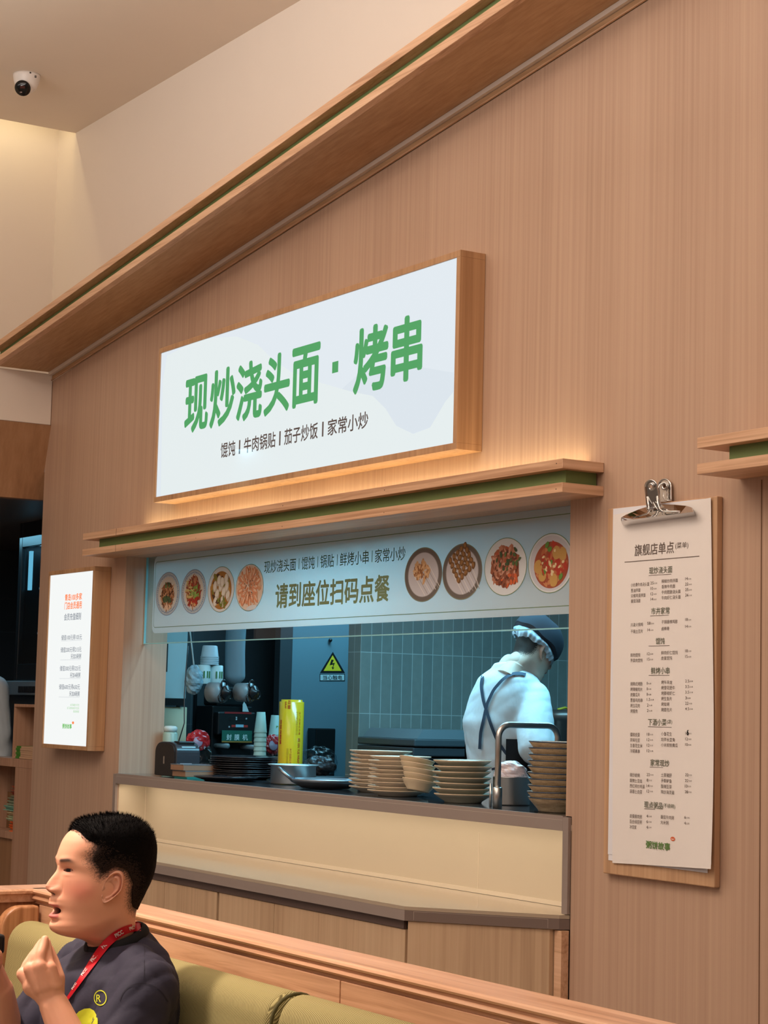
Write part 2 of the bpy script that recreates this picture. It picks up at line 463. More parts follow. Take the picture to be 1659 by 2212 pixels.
canopy('canopy', 'left end of second oak and green canopy at right edge of photo', -4.388, -1.0, 2.219, -4.29, -1.03, (-2.6,), (-4.12, -1.1))

# ------------------------------------------------------------------ big backlit sign
def light_box(name, label, x0, x1, z0, z1, yf, rim, panel_m, depth_in=0.007):
    t = thing(name, label, 'sign', ((x0 + x1) / 2, yf / 2, z0))
    f = MB()
    f.box(x0, x1, yf, -0.001, z1 - rim, z1, BOX_WOOD).box(x0, x1, yf, -0.001, z0, z0 + rim, BOX_WOOD)
    f.box(x0, x0 + rim * 0.5, yf, -0.001, z0 + rim, z1 - rim, BOX_WOOD).box(x1 - rim, x1, yf, -0.001, z0 + rim, z1 - rim, BOX_WOOD)
    f.build('frame', t, 0.0012)
    p = MB().box(x0 + rim * 0.5, x1 - rim, yf + depth_in, yf + depth_in + 0.01, z0 + rim, z1 - rim, panel_m)
    return t, p.build('light_panel', t)
YS = -0.105
sg, sp = light_box('light_box_sign', 'wide backlit white sign with green characters above the kitchen hatch', -8.245, -5.746, 2.438, 3.164, -0.112, 0.024, LIT_WHITE)
ys = YS - 0.0006
mb = MB()
def wave(pts, m, y):
    flat(mb, [(q[0], y, q[2]) for q in (onY(320 + a / 2.183, 530 + b / 2.183, YS) for a, b in pts)], m)
wave([(70, 640), (90, 520), (250, 440), (420, 430), (520, 470), (590, 540), (680, 600), (820, 650), (960, 690), (1060, 710), (1120, 770), (1170, 850), (1250, 890), (1330, 860), (1400, 740), (1440, 690), (1440, 930), (900, 1040), (400, 1120), (60, 1180)], LIT_WARMW, ys)
wave([(900, 690), (1060, 712), (1120, 772), (1170, 852), (1250, 888), (1330, 858), (1440, 700), (1440, 600), (1200, 560), (1000, 600)], LIT_PALE, ys + 0.0003)
mb.build('printed_pattern', sp)
mb = MB()
for s, a, b, c, d in [('现', -7.963, -7.728, 2.725, 2.981), ('炒', -7.712, -7.470, 2.723, 2.983), ('浇', -7.463, -7.226, 2.722, 2.980), ('头', -7.211, -6.990, 2.720, 2.979),
                      ('面', -6.975, -6.744, 2.726, 2.978), ('烤', -6.483, -6.229, 2.722, 2.982), ('串', -6.209, -5.990, 2.728, 2.979)]:
    text_xz(mb, s, a, b, c, d, ys - 0.0012, LIT_GREEN, 0.028)
flat(mb, [(x, ys - 0.0012, z) for x, z in ((-6.647, 2.832), (-6.600, 2.832), (-6.600, 2.877), (-6.647, 2.877))], LIT_GREEN)
mb.build('green_lettering', sp)
mb = MB()
for s, a, b in (('馄饨', -7.592, -7.455), ('牛肉锅贴', -7.376, -7.097), ('茄子炒饭', -7.023, -6.747), ('家常小炒', -6.669, -6.362)):
    text_xz(mb, s, a, b, 2.582, 2.649, ys - 0.0012, LIT_INK, 0.014)
for x in (-7.416, -7.06, -6.708):
    flat(mb, [(x - .006, ys - .0012, 2.585), (x + .006, ys - .0012, 2.585), (x + .006, ys - .0012, 2.645), (x - .006, ys - .0012, 2.645)], LIT_INK)
mb.build('brown_lettering', sp)

# ------------------------------------------------------------------ small backlit price board
lb, lp = light_box('light_box_sign', 'narrow backlit white notice board left of the kitchen hatch', -9.527, -8.940, 1.271, 2.178, -0.090, 0.021, LIT_W2)
yl = -0.0838
mb = MB()
text_xz(mb, '青岛100多家', -9.314, -9.097, 2.017, 2.053, yl, LIT_ORANGE, 0.022)
text_xz(mb, '门店会员通用', -9.314, -9.097, 1.974, 2.012, yl, LIT_ORANGE, 0.022)
disc_xz(mb, -9.146, 1.4045, 0.013, 0.007, yl, LIT_ORANGE, 24)
mb.build('orange_lettering', lp)
mb = MB()
text_xz(mb, '会员充值细则', -9.313, -9.099, 1.918, 1.954, yl, LIT_GREY, 0.008)
for (s, s2, z, x0) in (('储值100元得105元', None, 1.832, -9.339), ('储值200元得215元', '另加2碗粥', 1.770, -9.341), ('储值300元得325元', '另加4碗粥', 1.676, -9.342), ('储值600元得650元', '另加8碗粥', 1.583, -9.342)):
    text_xz(mb, s, x0, -9.079, z - 0.0135, z + 0.0135, yl, LIT_GREY, 0.004)
    zz = z - 0.017
    if s2:
        text_xz(mb, s2, -9.208, -9.078, z - 0.047, z - 0.0215, yl, LIT_GREY, 0.004); zz = z - 0.0515
    line_xz(mb, x0, zz, -9.078, zz, 0.0018, yl, LIT_LINE)
mb.build('grey_lettering', lp)
mb = MB()
text_xz(mb, '会员储值卡可在', -9.19, -9.078, 1.487, 1.499, yl, LIT_LG)
text_xz(mb, '各门店使用余额不可兑现', -9.229, -9.078, 1.471, 1.483, yl, LIT_LG)
text_xz(mb, '请妥善保管', -9.15, -9.078, 1.455, 1.467, yl, LIT_LG)
text_xz(mb, '粥饼故事', -9.279, -9.160, 1.373, 1.398, yl, lit('backlit logo green', srgb(120, 196, 110)), 0.03)
mb.build('green_lettering', lp)
# ------------------------------------------------------------------ serving counter, lit niche, lower counter, cabinets
CX0, CX1, CZ = -8.767, -5.22, 1.17
ct = thing('serving_counter', 'dark polished serving counter with greige front edge in the kitchen hatch', 'counter', (-7.0, 0.2, CZ))
MB().box(CX0 + .001, CX1 - .001, 0.004, TW, CZ - 0.03, CZ, COUNTER_TOP).box(-9.3, -5.0, TW + .001, 0.74, CZ - 0.03, CZ, COUNTER_TOP).build('worktop', ct)
MB().box(CX0 + .001, CX1 - .001, -0.012, 0.0035, CZ - 0.049, CZ, QUARTZ).box(CX0 + .002, CX1 - .002, -0.0126, -0.012, CZ - 0.0135, CZ - 0.0125, mat('pale joint', srgb(196, 182, 170), 0.6)).build('front_edge', ct, 0.0015)
MB().box(-9.3, -5.0, TW + .002, 0.72, 0.12, CZ - 0.032, DARK).build('base', ct)
mb = MB()
mb.box(CX0, CX1, 0.148, 0.165, 0.851, CZ - 0.031, NICHE)
mb.box(CX0 + .0005, CX0 + 0.006, 0.004, 0.1475, 0.851, CZ - 0.05, NICHE)
mb.box(CX1 - 0.006, CX1 - .0005, 0.004, 0.1475, 0.851, CZ - 0.05, NICHE)
mb.box(CX0 + .007, CX1 - .007, 0.1445, 0.1478, 0.851, 0.866, mat('pale sealant', srgb(222, 208, 184), 0.3))
mb.box(CX0 + .0062, CX0 + .009, 0.1445, 0.1478, 0.866, CZ - .05, mat('pale sealant', srgb(222, 208, 184), 0.3))
mb.box(-5.93, -5.9275, 0.1468, 0.148, 0.866, CZ - 0.1, mat('pale sealant', srgb(222, 208, 184), 0.3))
struct('wall_niche', mb)
mb = MB(); mb.box(CX0 + 0.05, CX1 - 0.05, 0.012, 0.026, CZ - 0.042, CZ - 0.0305, mat('lamp housing', srgb(220, 220, 215), 0.5)).box(CX0 + 0.05, CX1 - 0.05, 0.013, 0.025, CZ - 0.0425, CZ - 0.042, STRIP_W)
tag(mb.build('strip_light'), 'strip light hidden under the front edge of the serving counter', 'light')
area('niche_lamp', ((CX0 + CX1) / 2, 0.02, CZ - 0.045), ((CX0 + CX1) / 2, 0.09, 0.9), CX1 - CX0 - 0.1, 0.014, 3.6, (1.0, 0.82, 0.64))
mb = MB(); mb.box(CX1 + 0.0003, CX1 + 0.031, -0.013, -0.0005, 0.852, CZ - 0.003, QUARTZ); struct('trim_4', mb, 0.001)
mb = MB(); mb.box(CX0 - 0.030, CX0 - 0.0003, -0.013, -0.0005, 0.852, CZ - 0.003, QUARTZ); struct('trim_5', mb, 0.001)

LX0 = -8.76; FY = -0.376; KX = -5.607
lc = thing('lower_counter', 'greige stone ledge with dark edge and angled right end below the lit niche', 'counter', (-7.0, -0.1, 0.85))
top = [(LX0, 0.146), (-8.768, -0.002), (-8.772, -0.034), (-8.37, FY), (KX, FY), (-5.203, -0.034), (-5.1885, -0.002), (CX1 - .0005, -0.002), (CX1 - .0005, 0.146)]
MB().prism([(x, y, 0.838) for x, y in top], (0, 0, 0.012), QUARTZ_TOP).build('slab', lc)
def off(pts, d): return pts
lip = MB()
def lipseg(a, b, w=0.014, z0=0.803, z1=0.8375, m=QUARTZ):
    d = (Vector((b[0], b[1], 0)) - Vector((a[0], a[1], 0))); n = Vector((d.y, -d.x, 0)).normalized()
    lip.prism([(a[0], a[1], z0), (b[0], b[1], z0), (b[0] - n.x * w, b[1] - n.y * w, z0), (a[0] - n.x * w, a[1] - n.y * w, z0)], (0, 0, z1 - z0), m)
DQ = mat('dark greige quartz', srgb(118, 102, 94), 0.4)
for k_ in range(1, 6): lipseg(top[k_], top[k_ + 1], m=QUARTZ if k_ < 4 else DQ)
top = top[2:]
lip.build('front_edge', lc)
mb = MB()
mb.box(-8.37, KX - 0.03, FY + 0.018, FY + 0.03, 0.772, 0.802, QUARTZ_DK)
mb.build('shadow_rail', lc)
mb = MB(); n_ = Vector((-(top[3][1] - top[2][1]), top[3][0] - top[2][0], 0)).normalized() * -0.0006
for (fa, fb, za, zb) in ((0.06, 0.93, 0.8345, 0.8352), (0.06, 0.0615, 0.806, 0.8345), (0.9285, 0.93, 0.806, 0.8345)):
    A = Vector(top[2]).lerp(Vector(top[3]), fa); B = Vector(top[2]).lerp(Vector(top[3]), fb)
    flat(mb, [(A.x - n_.x * -1, A.y + n_.y, za), (B.x + n_.x, B.y + n_.y, za), (B.x + n_.x, B.y + n_.y, zb), (A.x + n_.x, A.y + n_.y, zb)], mat('pale joint', srgb(196, 182, 170), 0.6))
mb.build('inlay_line', lc)
def cabinet(label, x0, x1, doors):
    t = thing('base_cabinet', label, 'cabinet', ((x0 + x1) / 2, -0.2, 0))
    MB().box(x0, x1, FY + 0.05, -0.002, 0.0, 0.77, VENEER_CAB).build('carcass', t)
    for a, b in doors: MB().box(a + .0018, b - .0018, FY + 0.022, FY + 0.042, 0.09, 0.770, VENEER_CAB).build('door', t, 0.001)
    return t
cabinet('pale wood cabinet under the stone ledge just right of the boy', -8.36, -7.008, [(-8.35, -7.97), (-7.97, -7.487), (-7.487, -7.012)])
cabinet('pale wood cabinet with narrow and wide door in middle under the stone ledge', -6.998, -5.625, [(-6.996, -6.546), (-6.546, -5.632)])
t = thing('corner_cabinet', 'angled wood end cabinet under right end of the stone ledge', 'cabinet', (-5.35, -0.1, 0))
MB().prism([(-5.62, -0.003, 0), (-5.62, FY + 0.03, 0), (KX + .004, FY + 0.012, 0), (-5.232, -0.05, 0), (-5.232, -0.003, 0)], (0, 0, 0.802), VENEER_CAB).build('front_panel', t, 0.001)
MB().box(-5.228, -5.1895, -0.034, -0.003, 0, 0.800, OAK).build('end_strip', t, 0.001)

# ------------------------------------------------------------------ hanging glass with the printed banner
GY = 0.105
gs = thing('glass_screen', 'clear hanging glass screen with printed menu banner across top of hatch', 'screen', (-7.0, GY, 1.8))
MB().box(-8.757, -5.2205, GY, GY + 0.010, 1.802, 2.2215, GLASS).build('glass_pane', gs)
EDGE = mat('glass edge painted bright', srgb(150, 214, 222), 0.2)  # pale colour painted in for the light that makes glass edges shine
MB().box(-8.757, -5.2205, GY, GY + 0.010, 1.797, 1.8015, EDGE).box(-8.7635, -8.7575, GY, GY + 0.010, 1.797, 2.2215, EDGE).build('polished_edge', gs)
def translucent(name, col, k=0.55):
    m = mat(name, col, 0.7); t = m.node_tree; b = t.nodes['Principled BSDF']
    tr = t.nodes.new('ShaderNodeBsdfTranslucent'); tr.inputs[0].default_value = col
    mx = t.nodes.new('ShaderNodeMixShader'); mx.inputs[0].default_value = k
    t.links.new(b.outputs[0], mx.inputs[1]); t.links.new(tr.outputs[0], mx.inputs[2]); t.links.new(mx.outputs[0], t.nodes['Material Output'].inputs[0])
    return m
BAN = translucent('banner print', srgb(238, 240, 238), 0.66)
INK_G = translucent('banner ink', srgb(118, 134, 98), 0.6)
by = GY - 0.0015
mb = MB(); bx0, bx1, bz0, bz1, rr = -8.668, -5.2208, 1.848, 2.2205, 0.035
pts = [(bx1, bz0), (bx1, bz1)]
pts += [(bx0 + rr - rr * math.sin(a), bz1 - rr + rr * math.cos(a)) for a in np.linspace(0, math.pi / 2, 8)]
pts += [(bx0 + rr - rr * math.cos(a), bz0 + rr - rr * math.sin(a)) for a in np.linspace(0, math.pi / 2, 8)]
mb.prism([(x, by, z) for x, z in pts], (0, 0.0012, 0), BAN)
ban = mb.build('banner', gs)
yb = by - 0.0008
LINEG = mat('green print line', srgb(120, 140, 96), 0.7)
mb = MB()
line_xz(mb, -8.632, 2.194, bx1, 2.194, 0.0028, yb, LINEG); line_xz(mb, -8.632, 1.876, bx1, 1.876, 0.0028, yb, LINEG)
line_xz(mb, -8.65, 1.892, -8.65, 2.178, 0.0028, yb, LINEG)
for cz, s in ((2.194, 1), (1.876, -1)):
    arc = [(-8.632 - 0.018 * math.sin(a), cz - s * 0.016 + s * 0.016 * math.cos(a)) for a in np.linspace(0, math.pi / 2, 7)]
    for a, b in zip(arc, arc[1:]): line_xz(mb, a[0], a[1], b[0], b[1], 0.0028, yb, LINEG)
mb.build('border_line', ban)
mb = MB()
names = ['现炒浇头面', '馄饨', '锅贴', '鲜烤小串', '家常小炒']
lens = [5, 2, 2, 4, 4]; unit = (7.546 - 6.397) / (sum(lens) + 4 * 0.78)
x = -7.546
for k, (s, n) in enumerate(zip(names, lens)):
    text_xz(mb, s, x, x + n * unit - 0.004, 2.087, 2.142, yb, INK_G, 0.006); x += n * unit
    if k < 4:
        flat(mb, [(x + .39 * unit - .0022, yb, 2.092), (x + .39 * unit + .0022, yb, 2.092), (x + .39 * unit + .0022, yb, 2.138), (x + .39 * unit - .0022, yb, 2.138)], INK_G); x += 0.78 * unit
text_xz(mb, '请到座位扫码点餐', -7.437, -6.510, 1.930, 2.039, yb, mat('bold banner ink', srgb(128, 146, 106), 0.7), 0.022)
mb.build('lettering', ban)
PR = lambda n, r, g, b: mat('print ' + n, srgb(r, g, b), 0.65)
rnd = random.Random(7)
class Layer:
    def __init__(self): self.y = yb - 0.0004
    def nxt(self, d=1.2e-5): self.y -= d; return self.y
def blob(mb, ly, cx, cz, rx, rz, rot, m, jag=0.25, n=9):
    ph = rnd.random() * 6.28; y = ly.nxt(); pts = []
    for k in range(n):
        a = 2 * math.pi * k / n; r = 1 - jag * rnd.random()
        u, v = rx * r * math.cos(a), rz * r * math.sin(a)
        pts.append((cx + u * math.cos(rot) - v * math.sin(rot), y, cz + u * math.sin(rot) + v * math.cos(rot)))
    flat(mb, pts, m)
def scatter(mb, ly, cx, cz, rx, rz, n, size, ms, elong=(1, 2), jag=0.3):
    for _ in range(n):
        a = rnd.random() * 6.283; r = math.sqrt(rnd.random())
        s = size * rnd.uniform(0.6, 1.2); e = rnd.uniform(*elong)
        blob(mb, ly, cx + rx * r * math.cos(a), cz + rz * r * math.sin(a), s * e, s, rnd.random() * 3.14, rnd.choice(ms), jag)
def plate_print(mb, ly, cx, cz, rx, rz, kind):
    if kind == 'blue':
        disc_xz(mb, cx, cz, rx, rz, ly.nxt(1e-4), PR('blue rim', 150, 172, 196)); disc_xz(mb, cx, cz, rx * .95, rz * .95, ly.nxt(5e-5), PR('pale rim', 196, 208, 214))
        for k in range(54):
            a = k / 54 * 6.283
            blob(mb, ly, cx + rx * .86 * math.cos(a), cz + rz * .86 * math.sin(a), .009, .004, rnd.random() * 3, PR('blue motif', 128, 154, 190), .4, 6)
        disc_xz(mb, cx, cz, rx * .76, rz * .76, ly.nxt(5e-5), PR('plate', 214, 210, 202))
    elif kind == 'brown':
        disc_xz(mb, cx, cz, rx, rz, ly.nxt(1e-4), PR('brown rim', 112, 104, 98)); ring_xz(mb, cx, cz, rx, rz, .004, ly.nxt(3e-5), PR('brown edge', 132, 134, 110))
        disc_xz(mb, cx, cz, rx * .82, rz * .82, ly.nxt(5e-5), PR('paper edge', 168, 164, 166)); disc_xz(mb, cx, cz, rx * .79, rz * .8, ly.nxt(5e-5), PR('tray paper', 204, 202, 208))
    else:
        disc_xz(mb, cx, cz, rx, rz, ly.nxt(1e-4), LINEG); disc_xz(mb, cx, cz, rx * .975, rz * .975, ly.nxt(5e-5), PR('plate white', 222, 228, 232))
dishes = [(-8.5045, 2.0345), (-8.228, 2.0345), (-7.9515, 2.034), (-7.6765, 2.031), (-6.271, 2.0245), (-6.0075, 2.0235), (-5.732, 2.0285), (-5.462, 2.0275)]
for i, (cx, cz) in enumerate(dishes):
    mb = MB(); ly = Layer(); rx, rz = 0.131, 0.105
    plate_print(mb, ly, cx, cz, rx, rz, 'blue' if i < 2 else 'brown' if i in (4, 5) else 'white')
    if i == 0:
        blob(mb, ly, cx, cz - .005, .075, .07, 0, PR('noodle base', 150, 100, 66), .2, 24)
        scatter(mb, ly, cx, cz - .01, .066, .062, 170, .0055, [PR('noodle a', 192, 138, 96), PR('noodle b', 214, 164, 122), PR('noodle c', 164, 104, 68), PR('soy', 96, 62, 44)], (2, 5))
        scatter(mb, ly, cx - .01, cz - .028, .05, .016, 24, .010, [PR('greens', 62, 84, 60), PR('greens b', 84, 104, 66)])
        scatter(mb, ly, cx, cz + .035, .03, .02, 12, .007, [PR('greens', 62, 84, 60), PR('herb', 120, 140, 80)])
        scatter(mb, ly, cx + .005, cz - .06, .04, .014, 20, .005, [PR('noodle pale', 236, 204, 176)], (2, 4))
    elif i == 1:
        blob(mb, ly, cx, cz, .08, .076, 0, PR('chilli base', 150, 74, 54), .2, 24)
        scatter(mb, ly, cx, cz, .072, .07, 170, .006, [PR('red', 190, 64, 46), PR('red b', 160, 58, 44), PR('brown meat', 142, 84, 60), PR('shred', 200, 140, 100)], (1.5, 5))
        scatter(mb, ly, cx + .02, cz - .005, .055, .03, 26, .006, [PR('leaf', 128, 164, 74), PR('leaf b', 150, 186, 98)], (2, 4))
        scatter(mb, ly, cx - .04, cz + .01, .04, .05, 20, .005, [PR('straw', 210, 190, 124)], (3, 6))
        scatter(mb, ly, cx, cz - .05, .05, .02, 26, .007, [PR('red', 190, 64, 46), PR('bean', 224, 176, 118)], (1, 1.6))
    elif i == 2:
        disc_xz(mb, cx, cz - .004, .104, .087, ly.nxt(5e-5), PR('soup', 172, 118, 54)); scatter(mb, ly, cx, cz, .09, .075, 40, .016, [PR('soup b', 196, 146, 68), PR('seaweed', 86, 56, 36), PR('soup c', 140, 132, 54)])
        for (a, b) in ((-.02, .04), (.05, .045), (-.058, .015), (.0, .012), (.058, .01), (-.035, -.022), (.03, -.015), (.072, -.03), (-.05, -.055), (.02, -.055), (.015, .03)):
            blob(mb, ly, cx + a, cz + b, .030, .021, rnd.uniform(.6, 1.8), PR('dumpling shade', 206, 196, 178), .15, 12); blob(mb, ly, cx + a - .002, cz + b + .003, .024, .016, rnd.uniform(.6, 1.8), PR('dumpling', 236, 232, 222), .2, 12)
        scatter(mb, ly, cx, cz - .06, .05, .015, 14, .007, [PR('soup greens', 120, 128, 48), PR('seaweed', 86, 56, 36)], (1.5, 4))
    elif i == 3:
        disc_xz(mb, cx, cz, .124, .1, ly.nxt(5e-5), PR('crispy base', 236, 214, 196))
        scatter(mb, ly, cx, cz, .11, .09, 150, .010, [PR('crisp a', 230, 172, 132), PR('crisp b', 238, 196, 160), PR('crisp c', 222, 150, 108)], (1, 2), .5)
        for k in range(17):
            a = k / 17 * 6.283; r = .085 if k % 2 else .055
            blob(mb, ly, cx + r * math.cos(a), cz + r * .85 * math.sin(a), .032, .013, a, PR('pot sticker', 232, 156, 116), .2, 12); blob(mb, ly, cx + r * math.cos(a) + .003, cz + r * .85 * math.sin(a) + .003, .02, .006, a, PR('pot sticker light', 246, 206, 176), .2, 10)
        scatter(mb, ly, cx, cz, .06, .05, 46, .0022, [PR('sesame', 70, 60, 50)])
        blob(mb, ly, cx + .03, cz - .09, .05, .012, .1, PR('plate white', 222, 228, 232), .1, 16)
    elif i in (4, 5):
        big = i == 5; sk = PR('skewer', 232, 228, 226); sk2 = PR('skewer shade', 168, 160, 156)
        for k in range(7):
            f = k / 6.0
            hx, hz = (cx - .07 + f * .11 + .0, cz + .005 + f * .03) if not big else (cx - .075 + f * .13, cz + .012 + f * .02)
            ex, ez = hx + .085, hz - .085 - (.012 if big else 0)
            y = ly.nxt(3e-5); line_xz(mb, hx, hz, min(ex, cx + .115), max(ez, cz - .09), .0032, y, sk2 if k % 2 else sk)
        if big:
            for k in range(5):
                for j in range(5):
                    px_, pz_ = cx - .078 + k * .024 + j * .014, cz + .045 + k * .013 - j * .019
                    blob(mb, ly, px_, pz_, .017, .014, rnd.random() * 3, PR('roast', 122, 86, 50), .25, 10); blob(mb, ly, px_ - .002, pz_ + .002, .012, .009, rnd.random() * 3, PR('roast light', 164, 118, 70), .3, 9)
        else:
            scatter(mb, ly, cx - .012, cz + .012, .06, .034, 26, .013, [PR('skewer meat', 190, 140, 96), PR('skewer meat b', 214, 170, 124)], (1, 2), .4)
            scatter(mb, ly, cx - .012, cz + .012, .058, .03, 70, .006, [PR('meat light', 230, 190, 144), PR('meat dark', 160, 104, 64)], (1, 2), .5)
    elif i == 6:
        blob(mb, ly, cx, cz, .098, .082, 0, PR('sauce', 160, 92, 62), .22, 26)
        scatter(mb, ly, cx, cz, .085, .07, 90, .014, [PR('meat a', 176, 112, 84), PR('meat b', 150, 88, 62), PR('meat c', 194, 132, 104), PR('meat red', 182, 90, 62)], (1, 2.2), .45)
        scatter(mb, ly, cx, cz, .085, .07, 60, .006, [PR('gloss', 214, 160, 136), PR('sauce dark', 112, 62, 46)], (1, 3), .4)
        scatter(mb, ly, cx + .01, cz + .03, .08, .04, 20, .008, [PR('pepper', 88, 112, 64), PR('pepper b', 70, 90, 58)], (1, 2))
        scatter(mb, ly, cx + .03, cz - .05, .05, .02, 9, .008, [PR('carrot', 216, 104, 58)])
    else:
        disc_xz(mb, cx, cz, .12, .097, ly.nxt(5e-5), PR('bowl grey', 206, 208, 216)); disc_xz(mb, cx + .004, cz - .006, .1, .082, ly.nxt(5e-5), PR('stew', 170, 86, 58))
        scatter(mb, ly, cx + .004, cz - .006, .088, .07, 90, .013, [PR('stew a', 192, 110, 70), PR('stew b', 168, 78, 52), PR('stew c', 206, 138, 92), PR('red', 190, 64, 46)], (1, 2.4), .4)
        for (a, b) in ((.035, .035), (.07, .03), (-.045, -.04), (.02, -.06), (-.07, -.01)):
            blob(mb, ly, cx + a, cz + b, .024, .026, 0, PR('potato', 204, 160, 90), .12, 14)
        for (a, b) in ((-.005, .05), (-.02, .065), (-.035, -.03), (.06, -.05), (.0, .002)):
            blob(mb, ly, cx + a, cz + b, .016, .011, rnd.random(), PR('green pepper', 104, 150, 66), .2, 7)
        scatter(mb, ly, cx + .01, cz, .07, .05, 22, .007, [PR('garlic', 236, 216, 170), PR('red', 190, 64, 46)], (1, 2.4))
    mb.build('dish_picture', ban)

# ------------------------------------------------------------------ big wooden clipboard with the paper menu
cb = thing('menu_board', 'tall wooden clipboard menu hung on the wall right of the hatch', 'menu board', (-4.73, -0.012, 1.0))
MB().box(-4.990, -4.4625, -0.024, -0.001, 1.003, 2.173, wood('board wood', srgb(176, 138, 104), srgb(198, 158, 122), srgb(208, 170, 134), 'Z', 55, .8, .5, 4)).build('board', cb, 0.003)
PY = -0.030
def sheet(pts, y, curl=0.0):
    c = [onY(px, py, y) for px, py in pts]      # tl, tr, br, bl
    def fn(u, v):
        a = c[0] * (1 - u) + c[1] * u; b = c[3] * (1 - u) + c[2] * u; q = a * (1 - v) + b * v
        return (q[0], q[1] - curl * (u ** 2) * max(0, v - 0.5) ** 2 * 4, q[2])
    return MB().grid(fn, 14, 24, WHITEP)
WHITEP2 = mat('cool white paper', srgb(232, 232, 238), 0.75)
s1 = sheet([(1325.0, 1101), (1534.5, 1077), (1528.5, 1886), (1314.0, 1858)], -0.0262); s1.mats = [WHITEP2]; s1.build('paper_sheet', cb)
s1 = sheet([(1324.5, 1099), (1533.5, 1076), (1536.5, 1868), (1313.0, 1845)], -0.0275); s1.mats = [WHITEP2]; s1.build('paper_sheet', cb)
pap = sheet([(1325.2, 1112), (1535.5, 1075), (1546.5, 1877), (1322.8, 1864)], PY, 0.02).build('paper_sheet', cb)
TY = PY - 0.0009
mb = MB(); mg = MB()
INKM = mat('menu ink', srgb(104, 90, 82), 0.7)
def row(s, xl, xr, y, h, t, m=None, bold=0.0, b=None):
    sc, ox, oy = ((4.377, 1280, 1000), (4.2535, 1280, 1440))[t]
    X = lambda q: ox + q / sc
    yy = oy + y / sc
    p = onY(X(xl), yy, TY); q = onY(X(xr), yy, TY); hh = h / sc * 5.1 * 0.995 / 4230.5 * (np.dot(p - CAM, FW) / 5.1)
    text(b or mb, s, (p[0], TY - yo(p), p[2] - hh / 2), (q[0] - p[0], -(yo(q) - yo(p)), 0), (0, 0, hh), m or INKM, bold)
def yo(p):                                        # the printed sheet bellies out a little at its lower right
    u = min(max((p[0] + 4.975) / 0.49, 0), 1); v = min(max((2.15 - p[2]) / 1.1, 0), 1)
    return 0.02 * u * u * max(0, v - 0.5) ** 2 * 4
def rule(x0, y0, x1, y1, w, t):
    sc, ox, oy = ((4.377, 1280, 1000), (4.2535, 1280, 1440))[t]
    p = onY(ox + x0 / sc, oy + y0 / sc, TY); q = onY(ox + x1 / sc, oy + y1 / sc, TY)
    flat(mb, [(p[0], TY - yo(p), p[2] - w), (q[0], TY - yo(q), p[2] - w), (q[0], TY - yo(q), p[2] + w), (p[0], TY - yo(p), p[2] + w)], INKM)
row('旗舰店单点', 398, 768, 828, 110, 0, None, .004); row('(菜单)', 782, 905, 787, 66, 0); rule(302, 938, 1010, 833, .0011, 0)
GI = mat('menu green ink', srgb(98, 102, 80), 0.7)
for s, a, b, y, h, t, u in (('现炒浇头面', 535, 752, 1020, 66, 0, (530, 1065, 754)), ('市井家常', 555, 728, 1402, 66, 0, (545, 1446, 735)), ('馄饨', 597, 682, 1685, 62, 0, (530, 1731, 745)), ('鲜烤小串', 552, 728, 1965, 66, 0, (530, 2009, 748)),
                         ('下酒小菜', 510, 678, 508, 62, 1, (510, 551, 732)), ('家常现炒', 533, 708, 880, 62, 1, (528, 922, 713)), ('现点粥品', 478, 650, 1266, 62, 1, (478, 1305, 768))):
    row(s, a, b, y, h, t, GI, .004); rule(u[0], u[1], u[2], 0, .0007, t)
row('(凉)', 682, 732, 508, 46, 1, GI); row('(不续碗)', 652, 768, 1278, 46, 1, GI)
def items(t, rows):
    for s, xl, xr, y, pr, px_, py_, un in rows:
        row(s, xl, xr, y, 36, t)
        w = 15 * len(pr) - (9 if '.' in pr else 0) - (10 if pr == '1' else 6 if pr[0] == '1' else 0)
        row(pr, px_, px_ + w, py_, 27 if t == 0 else 26, t)
        row('元/' + un, px_ + w + 4, px_ + w + 34, py_ + 3, 15, t)
items(0, [('小炒黄牛肉浇头面', 362, 535, 1155, '25', 547, 1136, '份'), ('葱油拌面', 362, 452, 1207, '10', 547, 1187, '份'), ('尖椒鸡蛋拌面', 362, 500, 1257, '12', 547, 1238, '份'), ('番茄汤面', 362, 452, 1307, '14', 547, 1288, '份'),
          ('辣椒炒肉拌面', 652, 806, 1119, '14', 875, 1094, '份'), ('香辣牛肉面', 652, 780, 1171, '22', 875, 1146, '份'), ('牛肉肥肠浇头面', 652, 832, 1224, '25', 875, 1198, '份'), ('牛肉虾仁浇头面', 652, 832, 1276, '26', 875, 1250, '份'),
          ('川渝火锅鸡', 360, 475, 1531, '58', 517, 1516, '份'), ('干锅土豆片', 360, 475, 1594, '14', 517, 1579, '份'), ('干锅香辣鸡胗', 652, 805, 1504, '18', 875, 1481, '份'), ('卤棒骨', 652, 725, 1567, '14', 875, 1545, '份'),
          ('鲜肉馄饨', 358, 450, 1817, '12', 515, 1804, '份'), ('荠菜肉馄饨', 358, 473, 1868, '15', 515, 1856, '份'), ('鲜肉虾仁馄饨', 648, 805, 1795, '18', 875, 1776, '份'), ('皮蛋馄饨', 648, 752, 1846, '15', 875, 1829, '份')])
